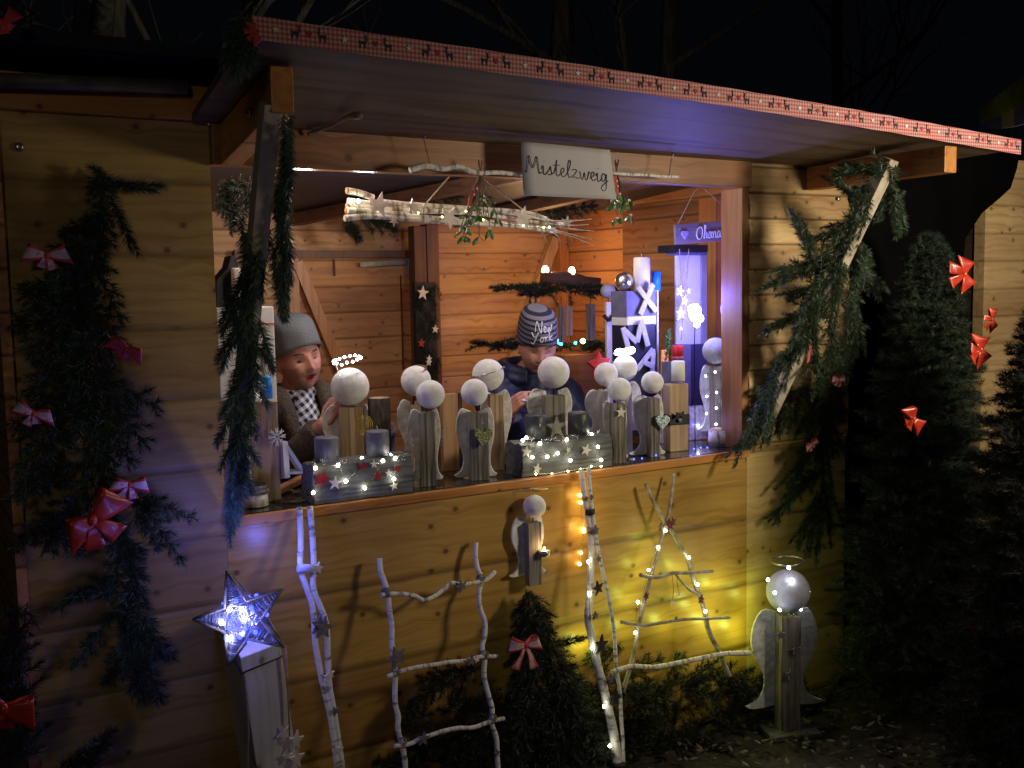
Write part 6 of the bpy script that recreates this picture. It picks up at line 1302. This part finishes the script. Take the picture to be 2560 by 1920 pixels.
# --- the man
hc = P(746, 897, .66); hsM = .97
nk = hc+Vector((.0, .075, -.165)); 
J = dict(neck=nk, shoulders=(nk+Vector((-.185, .02, -.055)), nk+Vector((.175, -.03, -.055))), pelvis=Vector((nk.x, nk.y+.10, .92)),
 elbows=(nk+Vector((-.17, -.12, -.30)), nk+Vector((.22, -.20, -.25))), wrists=(P(808, 1062, .34), P(958, 1062, .36)),
 hands=((P(835, 1020, .30)-P(808, 1062, .34), (.8, -.1, .1), .9, 1, .4), (P(915, 1020, .30)-P(958, 1062, .36), (-.8, -.1, 0), .9, -1, .4)))
TWEED = mat('brown_tweed', (.115, .085, .06), (.045, .035, .03), 120, .95, .8)
KNIT = banded('grey_rib_knit', (.17, .18, .19), (.115, .125, .13), 230, axis=2, duty=.5, rough=.95, bump=.8)
CHECK = banded('check_scarf', (.70, .70, .74), (.018, .022, .06), 42, axis=2, duty=.52, checks=True, diag=.55, rough=.95)
man, M, R_ = person('man in a grey knit beanie and brown jacket with checked scarf, speaking behind the angels', hc, hsM, (D(5), D(-11), D(4)), J, dict(jacket=TWEED, fold=.010), mouth=1.25, stub=True)
def hat(t, M, s_, m, front, back, top, name='hat', peak=(0, .02), flat=3.0, band=True):
    b = MB(); n, k = 48, 14; vs = []
    for j in range(k+1):
        f = j/k
        for i in range(n):
            a_ = 2*math.pi*i/n; fx, fy = math.sin(a_), -math.cos(a_); base = front+(back-front)*(1+fy)/2 if True else 0
            base = front*(1-fy)/2+back*(1+fy)/2; z = base+(top-base)*math.sin(f*math.pi/2)**.9; rr = (1-f**flat)**.55 if f < 1 else 0
            rr = max(0, rr); wob = 1+.02*math.sin(a_*3+f*6)+.012*math.sin(a_*7+2)
            vs.append(M @ (Vector((fx*.083*rr*wob+peak[0]*f, fy*.104*rr*wob+peak[1]*f, z))*s_))
    b.add(vs, [(j*n+i, j*n+(i+1) % n, (j+1)*n+(i+1) % n, (j+1)*n+i) for j in range(k) for i in range(n)], 0, True)
    o = b.build(name, m, t, solid=.004); return o
hat(man, M, hsM, KNIT, .062, -.030, .158, 'beanie', (-.004, .030), 3.2)
# scarf: loop and two hanging ends
b = MB(); nc = nk+Vector((.0, -.045, .02)); fwd = (R_ @ Vector((0, -1, 0))); fwd.z = 0; fwd.normalize(); sd_ = Vector((-fwd.y, fwd.x, 0))
loop = [nc+sd_*.062*math.sin(a_)+fwd*(.055*math.cos(a_)-.01)+Vector((0, 0, .03-.012*math.cos(a_))) for a_ in [2*math.pi*i/20 for i in range(21)]]; b.tube(loop, .016, 10, cap=False)
vs = []
for i in range(14):
    f = i/13; c_ = nc+fwd*(.062+.075*math.sin(min(1, f*1.5)*1.5)+.006*math.sin(f*11))+Vector((0, 0, .035-.40*f)); hw2 = .030+.030*min(1, f*3)-.012*f
    for g_ in (-1, -.5, 0, .5, 1): vs.append(c_+sd_*hw2*g_-fwd*.018*g_*g_+fwd*.004*math.sin(g_*9+f*7))
b.add(vs, [(i*5+j, i*5+j+1, (i+1)*5+j+1, (i+1)*5+j) for i in range(13) for j in range(4)], 0, True)
b.build('checked_shirt', CHECK, man, solid=.006)
b = MB()
for sg in (-1, 1):
    back = nk+Vector((0, .07, .03)); q_ = [back, nk+sd_*sg*.085+Vector((0, .02, .045)), nc+sd_*sg*.085+fwd*.045+Vector((0, 0, .02)), nc+sd_*sg*.075+fwd*.115+Vector((0, 0, -.07)), nc+sd_*sg*.062+fwd*.150+Vector((0, 0, -.18)), nc+sd_*sg*.052+fwd*.155+Vector((0, 0, -.32)), nc+sd_*sg*.05+fwd*.15+Vector((0, 0, -.42))]
    p_ = smooth(q_, 4); b.tube(p_, [.026+.008*math.sin(i/4) for i in range(len(p_))], 10, jit=.05)
    b.sphere(nc+sd_*sg*.095+fwd*.075+Vector((0, 0, -.03)), .036, 12, sc=(1, .7, 1.5))
place(baked(b, .006, 3), 'collar', [TWEED], man)
# --- the boy
hcB = P(1344, 868, .60); hB = .92
nk = hcB+Vector((.02, .085, -.125))
J = dict(neck=nk, shoulders=(nk+Vector((-.165, -.005, -.075)), nk+Vector((.165, .03, -.08))), pelvis=Vector((nk.x+.02, nk.y+.08, .72)),
 elbows=(nk+Vector((-.20, -.17, -.26)), nk+Vector((.20, -.14, -.27))), wrists=(P(1272, 1030, .33), P(1437, 1065, .33)),
 hands=((P(1310, 990, .27)-P(1272, 1030, .33), (.7, .2, -.3), 1.15, 1, .9), (P(1405, 1075, .28)-P(1437, 1065, .33), (-.3, .2, -.8), 1.0, -1, .7)))
NAVY = mat('navy_jacket', (.014, .018, .075), (.006, .008, .035), 14, .55, .3)
boy, M, R_ = person('boy in a striped beanie and navy jacket looking down at something silver in his hand', hcB, hB, (D(20), D(2), D(-22)), J, dict(jacket=NAVY, fold=.014, bulk=1.12), mouth=.0, child=True, eyes=.1)
STR = banded('striped_knit', (.15, .145, .165), (.014, .011, .04), 54, axis=2, duty=.42, rough=.95, bump=.5)
ho = hat(boy, M, hB, STR, .050, -.02, .170, 'striped_beanie', (-.012, .030), 2.6)
# stripes follow the hat: rotate its data into the head frame
og = ORG[boy.name]; Mi = (Matrix.Translation(-og) @ M).inverted(); ho.data.transform(Mi); ho.matrix_local = Mi.inverted()
from mathutils.bvhtree import BVHTree
hw_ = [M @ v.co for v in ho.data.vertices]; bv_ = BVHTree.FromPolygons(hw_, [tuple(p.vertices) for p in ho.data.polygons])
def onhat(q):   # embroidery lies on the knit
    l = M.inverted() @ q; o_ = M @ Vector((l.x, -.25, l.z)); h_ = bv_.ray_cast(o_, R_ @ Vector((0, 1, 0)))
    return (h_[0] if h_[0] else q)-R_ @ Vector((0, .0035, 0))
b = MB(); rt = R_ @ Vector((1, 0, .05)); up = R_ @ Vector((0, 0, 1))
write(b, 'New', M @ (Vector((-.034, -.09, .106))*hB), rt, up, .036, .0021, 1.15, 5, onhat); write(b, 'York', M @ (Vector((-.046, -.09, .066))*hB), rt, up, .036, .0021, 1.3, 5, onhat)
b.build('hat_lettering', mat('white_stitching', (.75, .73, .85), None, 60, .7), boy)
b = MB()   # padded collar standing round the chin, open in front
for lv, (rr, zz) in enumerate(((.115, -.015), (.125, .02), (.118, .055))):
    col = [nk+Vector((rr*math.sin(a_)-.0, rr*.85*math.cos(a_)+.0, zz-.045*(1-math.cos(a_*.5+0))*(.5+.25*lv))) for a_ in [(-2.55+5.1*i/18) for i in range(19)]]; b.tube(col, [.018]+[.027]*17+[.018], 10, jit=.05)
me = baked(b, .006, 2); place(me, 'collar', [NAVY], boy)
t = thing('silver_clip', 'small silver clip pinched in the boy\'s fingers', 'clip', P(1313, 1003, .27)); b = MB(); b.tube([P(1306, 1000, .262), P(1322, 1006, .25)], [.006, .004], 8); b.build('clip_body', mat('bright_silver', (.8, .85, .9), None, 20, .3, metal=.6), t)
